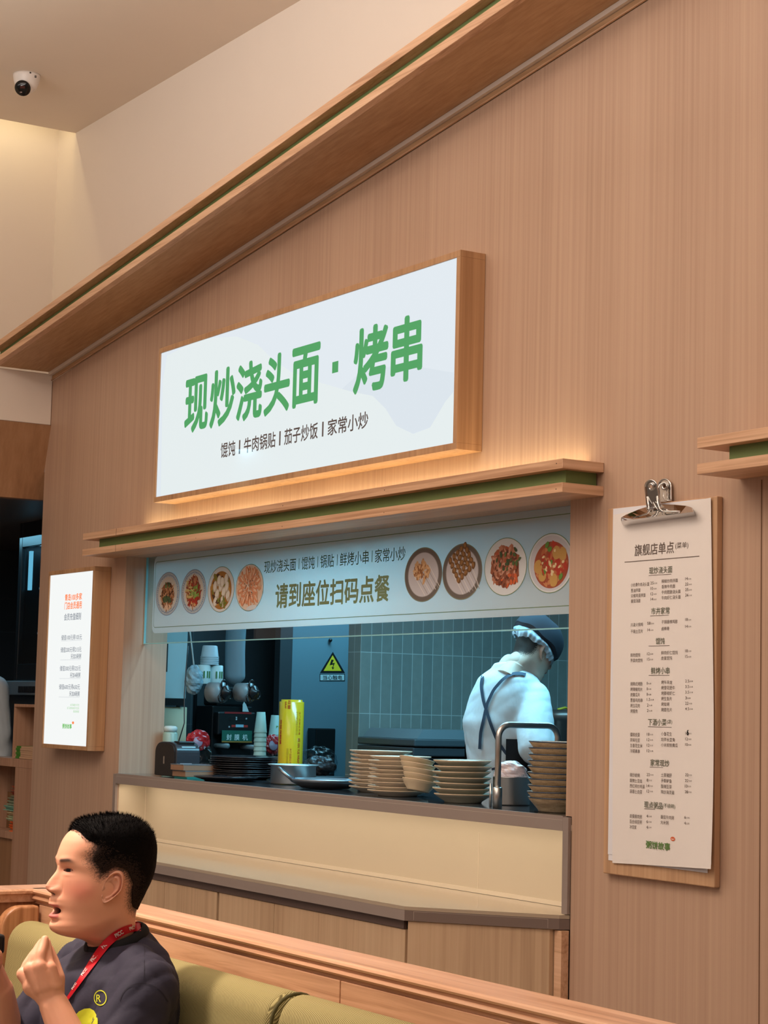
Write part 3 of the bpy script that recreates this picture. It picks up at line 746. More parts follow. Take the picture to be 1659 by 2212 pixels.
items(1, [('烤韩式烤肠', 347, 458, 158, '1', 499, 153, '串'), ('烤辣椒肉片', 347, 458, 208, '1', 499, 204, '串'), ('烤黄瓜片', 347, 434, 258, '1', 499, 254, '串'), ('葱香鸡肉串', 347, 458, 308, '1.5', 499, 301, '串'), ('烤五花肉', 347, 434, 358, '2', 499, 353, '串'), ('烤瘦肉', 347, 412, 408, '2', 499, 403, '串'),
          ('烤牛吊龙', 630, 732, 144, '2.5', 851, 132, '串'), ('烤雪花肥牛', 630, 757, 194, '3.5', 851, 183, '串'), ('烤藤椒虾仁', 630, 757, 244, '3.5', 851, 234, '串'), ('烤生鱼片', 630, 728, 294, '3', 851, 287, '串'), ('烤蛤蜊', 630, 705, 344, '22', 851, 336, '份'), ('烤面包片', 630, 730, 395, '4.5', 851, 387, '串'),
          ('擂椒皮蛋', 345, 434, 623, '18', 499, 621, '份'), ('风味毛豆', 345, 434, 673, '12', 499, 671, '份'), ('五香花生米', 345, 458, 723, '12', 499, 721, '份'), ('冷锅串串', 345, 434, 774, '12', 499, 772, '串'), ('小鱼花生', 630, 730, 617, '16', 853, 612, '份'), ('炝拌长豆角', 630, 757, 668, '12', 853, 664, '份'), ('小米椒拍黄瓜', 630, 785, 718, '10', 853, 715, '份'),
          ('辣炒蛤蜊', 343, 434, 993, '22', 499, 991, '份'), ('酸辣土豆丝', 343, 457, 1044, '8', 499, 1042, '份'), ('西红柿炒鸡蛋', 343, 481, 1094, '14', 499, 1093, '份'), ('蒜蓉土白菜', 343, 457, 1144, '12', 499, 1143, '份'), ('土匪猪肝', 632, 732, 994, '22', 857, 993, '份'), ('手撕鲈鱼', 632, 732, 1046, '22', 857, 1046, '份'), ('酸辣豆芽', 632, 732, 1098, '10', 857, 1097, '份'), ('辣炒海灵菇', 632, 758, 1149, '28', 857, 1149, '份'),
          ('皮蛋瘦肉粥', 342, 457, 1370, '4', 499, 1372, '碗'), ('百合绿豆粥', 342, 457, 1420, '6', 499, 1423, '碗'), ('冰豆浆', 342, 407, 1470, '4', 499, 1474, '杯'), ('番茄牛肉粥', 632, 760, 1379, '6', 858, 1384, '碗'), ('大米粥', 632, 708, 1429, '4', 858, 1436, '碗')])
row('6', 866, 886, 605, 52, 1, mat('black marker', srgb(20, 18, 18), .6), .03)
mb.build('menu_lettering', pap)
row('粥饼故事', 496, 728, 1632, 70, 1, mat('logo green', srgb(96, 136, 70), .7), .02, mg)
p = onY(1280 + 752 / 4.2535, 1440 + 1582 / 4.2535, TY); lo_ = yo(p)
disc_xz(mg, p[0], p[2], .0105, .0062, TY - lo_, mat('logo orange', srgb(222, 106, 62), .7), 28)
flat(mg, [(p[0] + .0075 * math.cos(a), TY - lo_ - .0003, p[2] + .001 + .0038 * math.sin(a)) for a in np.linspace(math.pi, 2 * math.pi, 12)] + [(p[0] + .0075 * math.cos(a), TY - lo_ - .0003, p[2] + .001 + .0012 * math.sin(a)) for a in np.linspace(2 * math.pi, math.pi, 12)], WHITEP)
mg.build('logo', pap)
# bulldog clip
def cp(x, y, Y): return tuple(onY(1330 + x / 8.7316, 1010 + y / 8.7286, Y))
clip = MB()
JY = -0.058
jaw = [(140, 1030), (104, 1000), (100, 945), (190, 890), (300, 845), (430, 790), (590, 738), (860, 692), (1100, 700), (1330, 722), (1430, 752), (1470, 840)]
rows_ = [[cp(x, y, JY + 0.020 * (i_ == 0)) for i_, (x, y) in enumerate([(x, y)])][0] for x, y in jaw]
up = [(100, 990), (104, 942), (190, 890), (300, 845), (430, 790), (590, 738), (720, 708), (860, 692), (1100, 700), (1330, 722), (1430, 752), (1455, 790)]
n_up = len(up)
lowl = [(100 + (1462 - 100) * k / (n_up - 1), 1005 + (835 - 1005) * k / (n_up - 1)) for k in range(n_up)]
lip2 = [(120 + (1496 - 120) * k / (n_up - 1), 1060 + (880 - 1060) * k / (n_up - 1)) for k in range(n_up)]
lip3 = [(140 + (1492 - 140) * k / (n_up - 1), 1096 + (906 - 1096) * k / (n_up - 1)) for k in range(n_up)]
ys_ = (-0.060, -0.056, -0.036, -0.033)
vs = []
for L, y in zip((up, lowl, lip2, lip3), (-0.040, -0.064, -0.046, -0.034)): vs += [cp(a, b, y) for a, b in L]
fs = [(r * n_up + k, (r + 1) * n_up + k, (r + 1) * n_up + k + 1, r * n_up + k + 1) for r in range(3) for k in range(n_up - 1)]
clip.add(vs, fs, CHROME, False)
clip.add([(v[0], v[1] + 0.0025, v[2] - 0.001) for v in vs], [f[::-1] for f in fs], CHROME, False)
co = clip.build('clip_jaw', cb)
def loop(cx, cy, r, base_l, base_r, y0, y1, hole, name, m):
    b = MB(); out = []
    for a in np.linspace(math.pi, 0, 22): out.append((cx + r * math.cos(a), cy - r * 1.12 * math.sin(a)))
    out += [(base_r[0], base_r[1]), (base_l[0], base_l[1])]
    hy = [y for _, y in out]; top_, bot = min(hy), max(hy)
    dep = lambda y: y1 + (y0 - y1) * (y - top_) / (bot - top_)
    hole_pts = [(cx + hole * .8 * math.cos(a), cy + hole * 1.1 * math.sin(a)) for a in np.linspace(math.pi, -math.pi, 32, endpoint=False)]
    # strip between the outline and the round eye
    n = 40
    def along(pts, n):
        P = pts + [pts[0]]; L = [0]
        for p_, q_ in zip(P, P[1:]): L.append(L[-1] + math.hypot(q_[0] - p_[0], q_[1] - p_[1]))
        r_ = []
        for k in range(n):
            s_ = L[-1] * k / n; j = max(i for i in range(len(P) - 1) if L[i] <= s_)
            f_ = (s_ - L[j]) / (L[j + 1] - L[j] + 1e-9); r_.append((P[j][0] + (P[j + 1][0] - P[j][0]) * f_, P[j][1] + (P[j + 1][1] - P[j][1]) * f_))
        return r_
    O = along(out, n); I = []
    for x, y in O:
        a = math.atan2((y - cy) / 1.1, (x - cx) / .8); I.append((cx + hole * .8 * math.cos(a), cy + hole * 1.1 * math.sin(a)))
    for dy, fl in ((0, 0), (0.003, 1)):
        vs = [cp(x, y, dep(y) + dy) for x, y in O] + [cp(x, y, dep(y) + dy) for x, y in I]
        fs = [(k, (k + 1) % n, n + (k + 1) % n, n + k) for k in range(n)]
        b.add(vs, [f[::-1] for f in fs] if fl else fs, m, False)
    rim = [cp(x, y, dep(y) - 0.001) for x, y in O]; b.tube(rim + [rim[0]], 0.0028, m, 8, False)
    eye = [cp(cx + hole * .8 * math.cos(a), cy + hole * 1.1 * math.sin(a), dep(cy + hole * 1.1 * math.sin(a)) - 0.002) for a in np.linspace(0, 2 * math.pi, 28)]
    b.tube(eye, 0.004, m, 8, False)
    b.build(name, cb)
loop(668, 360, 112, (600, 780), (850, 740), -0.052, -0.078, 50, 'front_handle', CHROME)
loop(925, 350, 118, (812, 640), (1050, 640), -0.012, -0.010, 52, 'rear_handle', CHROME)
b = MB()
b.tube([cp(590, 550, -.064), cp(620, 700, -.062), cp(635, 800, -.066), cp(590, 870, -.066), cp(330, 948, -.066)], .0028, CHROME, 8)
b.tube([cp(772, 540, -.064), cp(800, 690, -.062), cp(840, 790, -.066), cp(900, 830, -.066), cp(1212, 828, -.066)], .0028, CHROME, 8)
b.tube([cp(690, 840, -.066), cp(690, 740, -.062), cp(712, 660, -.062), cp(750, 730, -.063), cp(790, 790, -.066)], .0022, CHROME, 8)
b.build('pressed_ribs', cb)
b = MB(); b.tube([cp(700, 700, -.046), cp(830, 320, -.03), cp(920, 280, -.02), cp(985, 330, -.016), cp(960, 450, -.016)], .0022, CHROME, 8)
b.tube([cp(895, 470, -.02), cp(900, 560, -.02), cp(935, 620, -.02), cp(1040, 625, -.016)], .0022, CHROME, 8); b.build('spring_wire', cb)

# ------------------------------------------------------------------ dome camera on the ceiling
c = onZ(58, 162, 4.63)
dc = thing('dome_camera', 'white turret security camera on the ceiling at top left', 'camera', c)
mb = MB(); mb.lathe([(0, 0), (.068, 0), (.068, -.010), (.066, -.022), (.060, -.045), (.050, -.068), (.034, -.084), (0, -.090)], c, mat('camera shell', srgb(226, 218, 212), .35), 40)
mb.build('shell', dc)
dirv = Vector((0.72, -0.52, -0.60)).normalized(); bc = Vector(c) + Vector((0.006, -0.012, -.060))
MB().ball(bc, .048, mat('camera shell', srgb(226, 218, 212), .35), 28, 18).build('turret', dc)
MB().lathe([(0.040, 0.0), (0.0405, .006), (.037, .012), (0, .0135)], bc + dirv * 0.0362, mat('camera glass', srgb(18, 17, 16), .12), 32, dirv).build('lens_window', dc)
q = Vector((0, 0, 1)).rotation_difference(dirv)
fr = bc + dirv * 0.0502
side = dirv.cross(Vector((0, 0, 1))).normalized(); upv = side.cross(dirv)
mb = MB()
for (a, b_, w, h, m) in ((-.002, .008, .024, .013, mat('lens red', srgb(74, 40, 36), .2)), (.008, -.018, .011, .006, mat('lens pale', srgb(150, 128, 120), .3))):
    o = fr + side * a + upv * b_
    flat(mb, [o - side * w / 2 - upv * h / 2, o + side * w / 2 - upv * h / 2, o + side * w / 2 + upv * h / 2, o - side * w / 2 + upv * h / 2], m)
mb.build('lens', dc)
mb = MB()
for zz in (-.018, -.024): mb.box(c[0] + .044, c[0] + .0655, c[1] + .016, c[1] + .026, c[2] + zz - .0018, c[2] + zz + .0018, INK)
mb.box(c[0] + .050, c[0] + .068, c[1] - .012, c[1] - .004, c[2] - .012, c[2] - .004, INK)
mb.build('vent_slots', dc)

# ------------------------------------------------------------------ booth bench in the foreground
FAB = mat('olive herringbone fabric', srgb(140, 134, 76), 0.9); t = NT(FAB)
sep = t.n('ShaderNodeSeparateXYZ'); t.l(t.pos(), sep.inputs[0])
X_, Y_, Z_ = sep.outputs
colw = 0.016
tri = t.math('ABSOLUTE', t.math('SUBTRACT', t.math('FRACT', t.math('MULTIPLY', t.math('SUBTRACT', Z_, Y_), 1 / (2 * colw))), 0.5))
ph = t.math('ADD', t.math('MULTIPLY', X_, 2 * math.pi / 0.0052), t.math('MULTIPLY', tri, 2 * math.pi * 2 * colw / 0.0052 * 0.9))
s = t.math('ADD', t.math('MULTIPLY', t.math('SINE', ph), 0.5), 0.5)
t.l(t.ramp(s, [(0.15, srgb(108, 96, 56)), (0.6, srgb(158, 146, 94)), (0.95, srgb(188, 174, 118))]), t.b.inputs['Base Color'])
t.bump(s, 0.35, 0.001)
bx0, bx1 = -4.40, -1.3
bt = thing('booth_bench', 'oak booth bench with olive herringbone back cushions in the foreground', 'bench', (-3.0, -2.4, 0))
prof = [(-2.09, 1.026), (-2.09, 1.060), (-2.183, 1.060), (-2.188, 1.058), (-2.190, 1.054), (-2.188, 1.050), (-2.183, 1.0485), (-2.183, 1.044), (-2.187, 1.042), (-2.189, 1.038), (-2.186, 1.034), (-2.178, 1.032), (-2.178, 1.026)]
MB().prism([(bx0 - .05, y, z) for y, z in prof], (bx1 - bx0 + .05, 0, 0), OAK_BENCH).build('top_rail', bt)
MB().box(bx0, -3.0165, -2.183, -2.10, 0.42, 1.0258, OAK_BENCH).build('back_panel', bt, 0.0015)
MB().box(-3.0135, bx1, -2.183, -2.10, 0.42, 1.0258, OAK_BENCH).build('back_panel', bt, 0.0015)
def cushion(x0, x1, name, lr=0.07):
    b = MB(); z0, z1 = 0.50, 1.0; yb_, yf = -2.186, -2.290
    n = 40
    def section(k):                              # half-round top and bottom
        s_ = k
        pts = []
        for a in np.linspace(0, math.pi, 15): pts.append((yb_ + (yf - yb_) * (1 - math.cos(a)) / 2, z1 - .055 + .055 * math.sin(a)))
        for q in np.linspace(.08, .92, 8): pts.append((yf - .014 * math.sin(q * math.pi), z1 - .055 + (z0 + .055 - z1 + .055) * q))
        for a in np.linspace(math.pi, 2 * math.pi, 15): pts.append((yb_ + (yf - yb_) * (1 - math.cos(a)) / 2, z0 + .055 + .055 * math.sin(a)))
        return pts
    base = section(0); vs = []; m_ = len(base)
    xs = [x0 + (x1 - x0) * (1 - math.cos(math.pi * k / n)) / 2 for k in range(n + 1)]
    cz = (z0 + z1) / 2
    for x in xs:
        e = 1.0
        for ed in (x - x0, x1 - x):
            if ed < lr: e *= math.sqrt(max(0.0, 1 - (1 - ed / lr) ** 2)) * 0.10 + 0.90 if lr < .05 else 1
        f = min(1, math.sqrt(max(0.0, 1 - max(0, 1 - (x - x0) / lr) ** 2)), math.sqrt(max(0.0, 1 - max(0, 1 - (x1 - x) / 0.02) ** 2)))
        fy = 0.35 + 0.65 * f
        for y, z in base:
            dz = z - cz
            lim = (0.25 - (0.055 if lr > .05 else 0.012) * (1 - f)) / 0.25
            vs.append((x, yb_ + (y - yb_) * fy, cz + dz * lim))
    fs = [(i * m_ + k, i * m_ + (k + 1) % m_, (i + 1) * m_ + (k + 1) % m_, (i + 1) * m_ + k) for i in range(n) for k in range(m_)]
    fs += [list(range(m_))[::-1], [n * m_ + k for k in range(m_)]]
    b.add(vs, fs, FAB, True); b.build(name, bt)
cushion(-4.375, -3.072, 'back_cushion'); cushion(-3.068, -1.35, 'back_cushion', 0.02)
mb = MB()
path = [(-3.07, -2.186 + (-0.104) * (1 - math.cos(a)) / 2, 0.945 + .0535 * math.sin(a)) for a in np.linspace(0, math.pi, 14)] + [(-3.07, -2.301, z) for z in (.9, .8, .7)]
mb.tube(path, 0.0035, mat('olive piping', srgb(84, 78, 44), .9), 8); mb.build('seam_piping', bt)
MB().box(-4.37, -1.35, -2.72, -2.19, 0.36, 0.465, FAB).build('seat_cushion', bt, 0.03, 4)
MB().box(-4.37, -1.35, -2.68, -2.10, 0.0, 0.358, OAK_BENCH).build('base', bt)
# end panel with its rounded corner
yc = onX(2, 1960, -4.39)[1]
mb = MB(); pts = [(-2.19, 0), (-2.19, 1.0255)]
rr = 0.05
pts += [(yc + rr - rr * math.sin(a), 1.0255 - rr + rr * math.cos(a)) for a in np.linspace(0, math.pi / 2, 10)] + [(yc, 0)]
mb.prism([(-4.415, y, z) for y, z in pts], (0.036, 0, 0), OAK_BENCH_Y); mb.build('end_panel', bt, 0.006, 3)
bt2 = thing('partition_rail', 'oak topped partition running toward the viewer at left end of bench', 'partition', (-4.50, -3.2, 0))
prof2 = [(-4.435 - (y + 2.19), z) for y, z in prof]
MB().prism([(x, -2.085, z) for x, z in [(-4.432, 1.060), (-4.427, 1.056), (-4.427, 1.050), (-4.432, 1.047), (-4.434, 1.03), (-4.535, 1.03), (-4.535, 1.06)]], (0, -2.2, 0), OAK_BENCH).build('top_rail', bt2)
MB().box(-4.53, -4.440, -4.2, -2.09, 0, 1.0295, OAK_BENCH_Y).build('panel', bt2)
# ================================================================== the kitchen behind the hatch
def S(px, d): return px * d / F                      # a length seen face-on
TX = -8.35
yc = onX(777, 1500, TX)[1]
xb = onY(750, 1500, yc)[0]
zt0, zt1 = onX(777, 1541, TX)[2], onX(777, 1408, TX)[2]
def tile_mat(name, tile, tile2, grout, bw, rh, z0, u0, rough=0.35):
    m = mat(name, tile, rough); t = NT(m)
    sep = t.n('ShaderNodeSeparateXYZ'); t.l(t.pos(), sep.inputs[0])
    u = t.math('SUBTRACT', t.math('ADD', sep.outputs[0], sep.outputs[1]), u0); v = t.math('SUBTRACT', sep.outputs[2], z0)
    cmb = t.n('ShaderNodeCombineXYZ'); t.l(u, cmb.inputs[0]); t.l(v, cmb.inputs[1])
    br = t.n('ShaderNodeTexBrick', offset=0.0, squash=1.0)
    br.inputs['Color1'].default_value = tile; br.inputs['Color2'].default_value = tile2; br.inputs['Mortar'].default_value = grout
    br.inputs['Scale'].default_value = 1.0; br.inputs['Mortar Size'].default_value = 0.0018; br.inputs['Mortar Smooth'].default_value = 0.2
    br.inputs['Brick Width'].default_value = bw; br.inputs['Row Height'].default_value = rh; br.inputs['Bias'].default_value = 0.0
    t.l(cmb.outputs[0], br.inputs['Vector'])
    n = t.noise(t.pos(), 22, 5)
    t.l(t.mix(t.math('MULTIPLY', n, 0.25), br.outputs[0], (0.02, 0.02, 0.02, 1)), t.b.inputs['Base Color'])
    return m
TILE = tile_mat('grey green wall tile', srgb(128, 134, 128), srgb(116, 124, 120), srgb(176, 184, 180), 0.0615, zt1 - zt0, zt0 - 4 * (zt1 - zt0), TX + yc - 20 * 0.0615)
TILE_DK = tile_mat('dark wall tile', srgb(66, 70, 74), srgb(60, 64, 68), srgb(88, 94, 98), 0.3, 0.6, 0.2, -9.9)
mb = MB(); mb.box(xb, TX, yc, 3.3, 0.12, 2.66, TILE); struct('wall_kitchen_right', mb)
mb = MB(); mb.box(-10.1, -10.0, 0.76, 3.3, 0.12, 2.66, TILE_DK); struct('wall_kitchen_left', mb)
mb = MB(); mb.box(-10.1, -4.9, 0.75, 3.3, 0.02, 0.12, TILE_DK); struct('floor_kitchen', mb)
mb = MB(); mb.box(-9.975, XR, TW + .002, 3.4, 2.662, 2.72, paint('kitchen ceiling', srgb(200, 204, 204))); struct('ceiling_kitchen', mb)
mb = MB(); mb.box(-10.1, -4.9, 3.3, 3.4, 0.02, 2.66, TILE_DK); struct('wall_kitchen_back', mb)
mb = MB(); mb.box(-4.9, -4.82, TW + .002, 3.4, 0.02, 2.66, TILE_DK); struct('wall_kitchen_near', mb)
# door with the electric warning sign
DX = -9.55
dy0, dy1 = onX(628, 1480, DX)[1], onX(770, 1480, DX)[1] + .1
DOOR = paint('blue grey door', srgb(100, 124, 134), 0.5)
mb = MB(); mb.box(DX - .04, DX, dy0, dy1, 0.12, 2.66, DOOR); struct('door_1', mb)
mb = MB(); f0 = onX(604, 1480, DX)[1]
mb.box(DX - .05, DX + .012, f0 - .01, dy0 - .001, 0.12, 2.66, DARK); struct('trim_6', mb, .003)
p = onX(712, 1383, DX + .002); tag(MB().ball((DX + .0105, p[1], p[2]), .011, BLACK).build('door_stop'), 'small round black stop on the blue-grey door above warning sign', 'door stop')
ws = thing('warning_sign', 'yellow triangular electric shock warning sign on blue-grey kitchen door', 'sign', onX(718, 1440, DX))
sx = DX + 0.0004
def xq(px, py, k=0): q = onX(320 + px / 3.53, 1360 + py / 3.53, sx + k); return (sx + k, q[1], q[2])
YEL = mat('warning yellow', srgb(226, 190, 40), .5)
def xplate(pts, k, m, th=.0012):
    b = MB(); b.prism([xq(a, c, k) for a, c in pts], (th, 0, 0), m); return b
b = MB(); b.prism([xq(a, c, 0) for a, c in ((1310, 330), (1500, 330), (1408, 170))], (.001, 0, 0), BLACK)
b.prism([xq(a, c, .0012) for a, c in ((1338, 315), (1474, 315), (1407, 196))], (.0006, 0, 0), YEL); b.build('triangle', ws)
b = MB(); flat(b, [xq(a, c, .0022) for a, c in ((1398, 228), (1416, 232), (1404, 258), (1424, 252), (1410, 290), (1420, 288), (1408, 306), (1398, 284), (1405, 288), (1412, 266), (1384, 272))], BLACK); b.build('lightning_bolt', ws)
b = MB(); b.prism([xq(a, c, 0) for a, c in ((1308, 338), (1500, 338), (1500, 392), (1308, 392))], (.001, 0, 0), BLACK)
b.prism([xq(a, c, .0012) for a, c in ((1313, 343), (1495, 343), (1495, 387), (1313, 387))], (.0005, 0, 0), mat('pale plate', srgb(176, 190, 190), .5)); b.build('plate', ws)
b = MB(); o = xq(1334, 382, .002); text(b, '当心触电', o, np.array(xq(1480, 384, .002)) - np.array(o), np.array(xq(1334, 346, .002)) - np.array(o), BLACK, .01); b.build('lettering', ws)

# ------------------------------------------------------------------ things on the serving counter, left to right
GZ = CZ + 0.0006
# receipt printer
py0 = 0.05; x0 = onY(335, 1640, py0)[0]; x1 = onY(381, 1640, py0)[0]; y1 = onX(432, 1640, x1)[1]
pr = thing('receipt_printer', 'black receipt printer at left end of the serving counter', 'printer', ((x0 + x1) / 2, (py0 + y1) / 2, GZ))
hz = 0.163; pts = []
for a in np.linspace(0, math.pi, 24):
    ca, sa = math.cos(a), math.sin(a)
    pts.append(((x0 + x1) / 2 + (x1 - x0) / 2 * math.copysign(abs(ca) ** .55, ca), hz * .62 + hz * .38 * abs(sa) ** .7))
pts += [(x0, 0.004), (x1, 0.004)]
MB().prism([(x, py0, GZ + z) for x, z in pts], (0, y1 - py0, 0), mat('printer plastic', srgb(52, 56, 62), .25)).build('body', pr, .004)
MB().prism([(x0 + (x - x0) * .9 + .01, py0 - .005, GZ + z * .94 + .003) for x, z in pts], (0, .005, 0), mat('printer side', srgb(44, 40, 38), .5)).build('side_cover', pr)
MB().box((x0 + x1) / 2 - .012, (x0 + x1) / 2 - .002, py0 - .0065, py0 - .005, GZ + .06, GZ + .095, mat('side button', srgb(150, 140, 130), .4)).build('button', pr)
ym = (py0 + y1) / 2
MB().box(x1 - .075, x1 - .02, py0 + .02, y1 - .02, GZ + hz - .012, GZ + hz + .004, BLACK).build('lid', pr, .004)
MB().box(x1 - .018, x1 - .008, py0 + .03, y1 - .02, GZ + hz - .032, GZ + hz - .020, mat('bright edge', srgb(170, 214, 232), .15)).build('paper_slot', pr, .002)
MB().box(x1, x1 + .001, py0 + .02, py0 + .08, GZ + .05, GZ + .066, mat('printer label', srgb(176, 180, 190), .5)).build('label_plate', pr)
b = MB(); b.tube([(x0 + .03, y1 - .02, GZ + .15), (x0 + .01, y1 + .02, GZ + .25), (x0 - .02, y1 + .03, GZ + .38), (x0 - .05, y1 + .05, GZ + .52), (x0 - .06, y1 + .06, GZ + .62)], .003, BLACK, 8); b.build('cable', pr)
# two flat cardboard cases
CARD = mat('card edge', srgb(150, 116, 92), .7); CARDT = mat('case top', srgb(120, 128, 134), .2)
cy0 = 0.028; cx1 = onY(396, 1672, cy0)[0]; cx0 = onY(368, 1672, cy0)[0]; cy1 = onX(491, 1672, cx1)[1]
MB_ = MB().box(cx0 + .01, cx1 + .01, cy0 + .015, cy1 - .06, GZ, GZ + .008, mat('teal plastic', srgb(40, 130, 124), .4))
tag(MB_.build('cutting_mat'), 'thin teal plastic mat under the stacked card cases', 'mat')
for k, (dx, dy, lab) in enumerate(((0.0, 0.01, 'lower flat card case in the pair beside the receipt printer'), (0.0, 0.0, 'upper flat card case in the pair beside the receipt printer'))):
    z = GZ + .0085 + k * .0285
    t = thing('card_case', lab, 'box', ((cx0 + cx1) / 2, (cy0 + cy1) / 2, z), 'flat card cases on the counter')
    MB().box(cx0 + dx, cx1 + dx, cy0 + dy, cy1 + dy + .02 * (1 - k), z, z + .024, CARD).build('body', t, .001)
    MB().box(cx0 + dx - .001, cx1 + dx + .001, cy0 + dy - .001, cy1 + dy + .02 * (1 - k) + .001, z + .0242, z + .0275, CARDT).build('clear_lid', t)
# black plates
BLKP = mat('black glazed plate', srgb(40, 40, 44), .18)
def plate_prof(r, h, lipw=0.006, foot=0.6):
    return [(0, .004), (r * foot, .004), (r * foot, 0), (r * (foot + .04), 0), (r * (foot + .05), .004), (r * .92, h * .75), (r, h), (r, h + .003), (r * .98, h + .003), (r * .9, h * .82 + .002), (r * foot, .008), (0, .008)]
def plate_stack(name, cat, px, Y, n, r, h, pitch, m, lab, group, sx=1.0, jit=.004, tilt=0.0, base=GZ, rim=None, seedk=1, yaw=0.0, prof=None):
    rr_ = random.Random(seedk); X = onY(px, 1690, Y)[0]
    proto = None; word = lambda k: 'bottom' if k == 0 else 'top' if k == n - 1 else None
    for k in range(n):
        loc = (X + rr_.uniform(-jit, jit), Y + rr_.uniform(-jit, jit), base + pitch * k)
        ordn = ['bottom', 'second', 'third', 'fourth', 'fifth', 'sixth', 'seventh', 'eighth', 'ninth', 'tenth', 'eleventh', 'twelfth']
        l_ = (f'{ordn[k]} {lab}' if k in (0,) else f'topmost {lab}' if k == n - 1 else f'{ordn[k]} from bottom {lab}')
        if proto is None:
            proto = thing(name, l_, cat, loc, group)
            MB().lathe(prof or plate_prof(r, h), loc, m, 48, M=None).build('body', proto)
            if rim: MB().lathe([(r * .985, h + .0028), (r * 1.004, h + .0032), (r * 1.006, h), (r * .995, h - .001)], loc, rim, 48, cap=False).build('rim', proto)
            o = proto
        else: o = copy_thing(proto, loc, l_, group)
        o.scale = (sx, 1, 1)
        o.rotation_euler = (tilt + rr_.uniform(-.012, .012), rr_.uniform(-.012, .012), yaw)
        if tilt: o.location = (loc[0], loc[1] + k * .0, loc[2] + (.03 if k else .03))
plate_stack('black_plate', 'plate', 524, 0.335, 10, 0.158, 0.016, 0.0098, BLKP, 'black plate in the stack behind the card cases', 'black plates in a stack', seedk=2, prof=[(0, .003), (.1, .003), (.1, 0), (.105, 0), (.108, .003), (.15, .012), (.158, .014), (.158, .017), (.153, .017), (.1, .007), (0, .007)])
X = onY(488, 1682, .14)[0]
bp = thing('black_plate', 'single black plate lying before the black plate stack', 'plate', (X, .14, GZ), None)
MB().lathe([(0, .003), (.09, .003), (.09, 0), (.096, 0), (.1, .003), (.14, .014), (.146, .018), (.146, .021), (.141, .021), (.1, .007), (0, .007)], (X, .14, GZ), BLKP, 48).build('body', bp)
a, b_ = at(432, 1661, 9.0), at(519, 1646, 9.15)
a = onY(432, 1661, .36); b_ = onY(519, 1645, .36)
b = MB(); b.tube([a, b_], .0045, STEEL, 10, flat=.5); ks = b.build('steel_rod'); tag(ks, 'thin steel rod leaning across the black plate stack', 'utensil')
# steel pot, cast pan
X = onY(633, 1690, .30)[0]
pt = thing('steel_pot', 'shallow stainless steel pot in front of the yellow wrap roll', 'pot', (X, .30, GZ))
MB().lathe([(0, .002), (.098, .002), (.100, .006), (.100, .078), (.112, .083), (.112, .086), (.097, .080), (.096, .006), (0, .005)], (X, .30, GZ), STEEL, 56).build('body', pt)
ALU = mat('cast aluminium', srgb(150, 156, 162), .32, .85)
X = onY(703, 1696, .22)[0]
pn = thing('handled_pan', 'grey cast pan with two loop handles left of the white plates', 'pan', (X, .22, GZ))
b = MB(); b.lathe([(0, .002), (.100, .002), (.145, .026), (.154, .036), (.152, .040), (.142, .031), (.098, .008), (0, .008)], (X, .22, GZ), ALU, 48); b.build('body', pn)
for s_, lab in ((-1, 'h'), (1, 'h')):
    b = MB(); c0 = Vector((X, .22, GZ)); dr = Vector((0.53 * s_, 0.848 * s_, 0)); sd = Vector((-dr.y, dr.x, 0))
    b.tube([c0 + dr * .135 + sd * .055 + Vector((0, 0, .034)), c0 + dr * .178 + sd * .046 + Vector((0, 0, .066)), c0 + dr * .196 + Vector((0, 0, .080)), c0 + dr * .178 - sd * .046 + Vector((0, 0, .066)), c0 + dr * .135 - sd * .055 + Vector((0, 0, .034))], .009, ALU, 10, flat=.8)
    b.build('loop_handle', pn)
# the yellow roll of cling film
wd = 9.75; q = at(628, 1600, wd); WX, WY = q[0], q[1]
zt = at(628, 1514, wd)[2]; zb = GZ; R_ = S(27, wd)
wr = thing('cling_film_roll', 'tall yellow roll of cling film with red writing standing on the counter', 'film roll', (WX, WY, zb))
YF = mat('yellow film', srgb(255, 208, 44), .18, coat=.5)
MB().lathe([(0, 0), (R_ * .98, 0), (R_, .003), (R_, zt - zb - .006), (R_ * .97, zt - zb - .004), (R_ * .86, zt - zb - .004), (R_ * .86, zt - zb + .006), (R_ * .78, zt - zb + .006), (R_ * .78, zt - zb - .03), (0, zt - zb - .03)], (WX, WY, zb), YF, 56).build('film', wr)
RED = mat('red print', srgb(208, 62, 34), .5); REDF = mat('brown print', srgb(176, 120, 40), .5)
cdir = math.atan2(CAM[1] - WY, CAM[0] - WX)
def cyl_text(b, s, u0, u1, z0, z1, m, rot=True, bold=0.0, R=None):
    """wrap lettering round the roll; u in metres to the right of the line of sight, text reading downwards if rot"""
    vs, fs = glyphs(s, bold); out = []; R0 = (R or R_) + .0006
    for v in vs:
        a, c_ = v[0], v[1]
        if rot: u, z = u0 + (u1 - u0) * c_, z1 + (z0 - z1) * a
        else: u, z = u0 + (u1 - u0) * a, z0 + (z1 - z0) * c_
        th = cdir + u / R_; R = R0 + v[2] * 3e-5
        out.append((WX + R * math.cos(th), WY + R * math.sin(th), z))
    b.add(out, fs, m)
def wz(py): return at(628, py, wd)[2]
b = MB()
cyl_text(b, 'XIN YUE WRAP', .036, .050, wz(1648), wz(1604), RED, True, .02)
cyl_text(b, '欣悦', .036, .052, wz(1602), wz(1594), RED, True, .01)
cyl_text(b, '欣悦保鲜膜', -.066, -.052, wz(1608), wz(1555), RED, True, .02)
cyl_text(b, '旺盟', -.020, -.006, wz(1532), wz(1513), RED, True, .02)
cyl_text(b, 'WRAP', -.036, -.026, wz(1531), wz(1515), RED, True, .015)
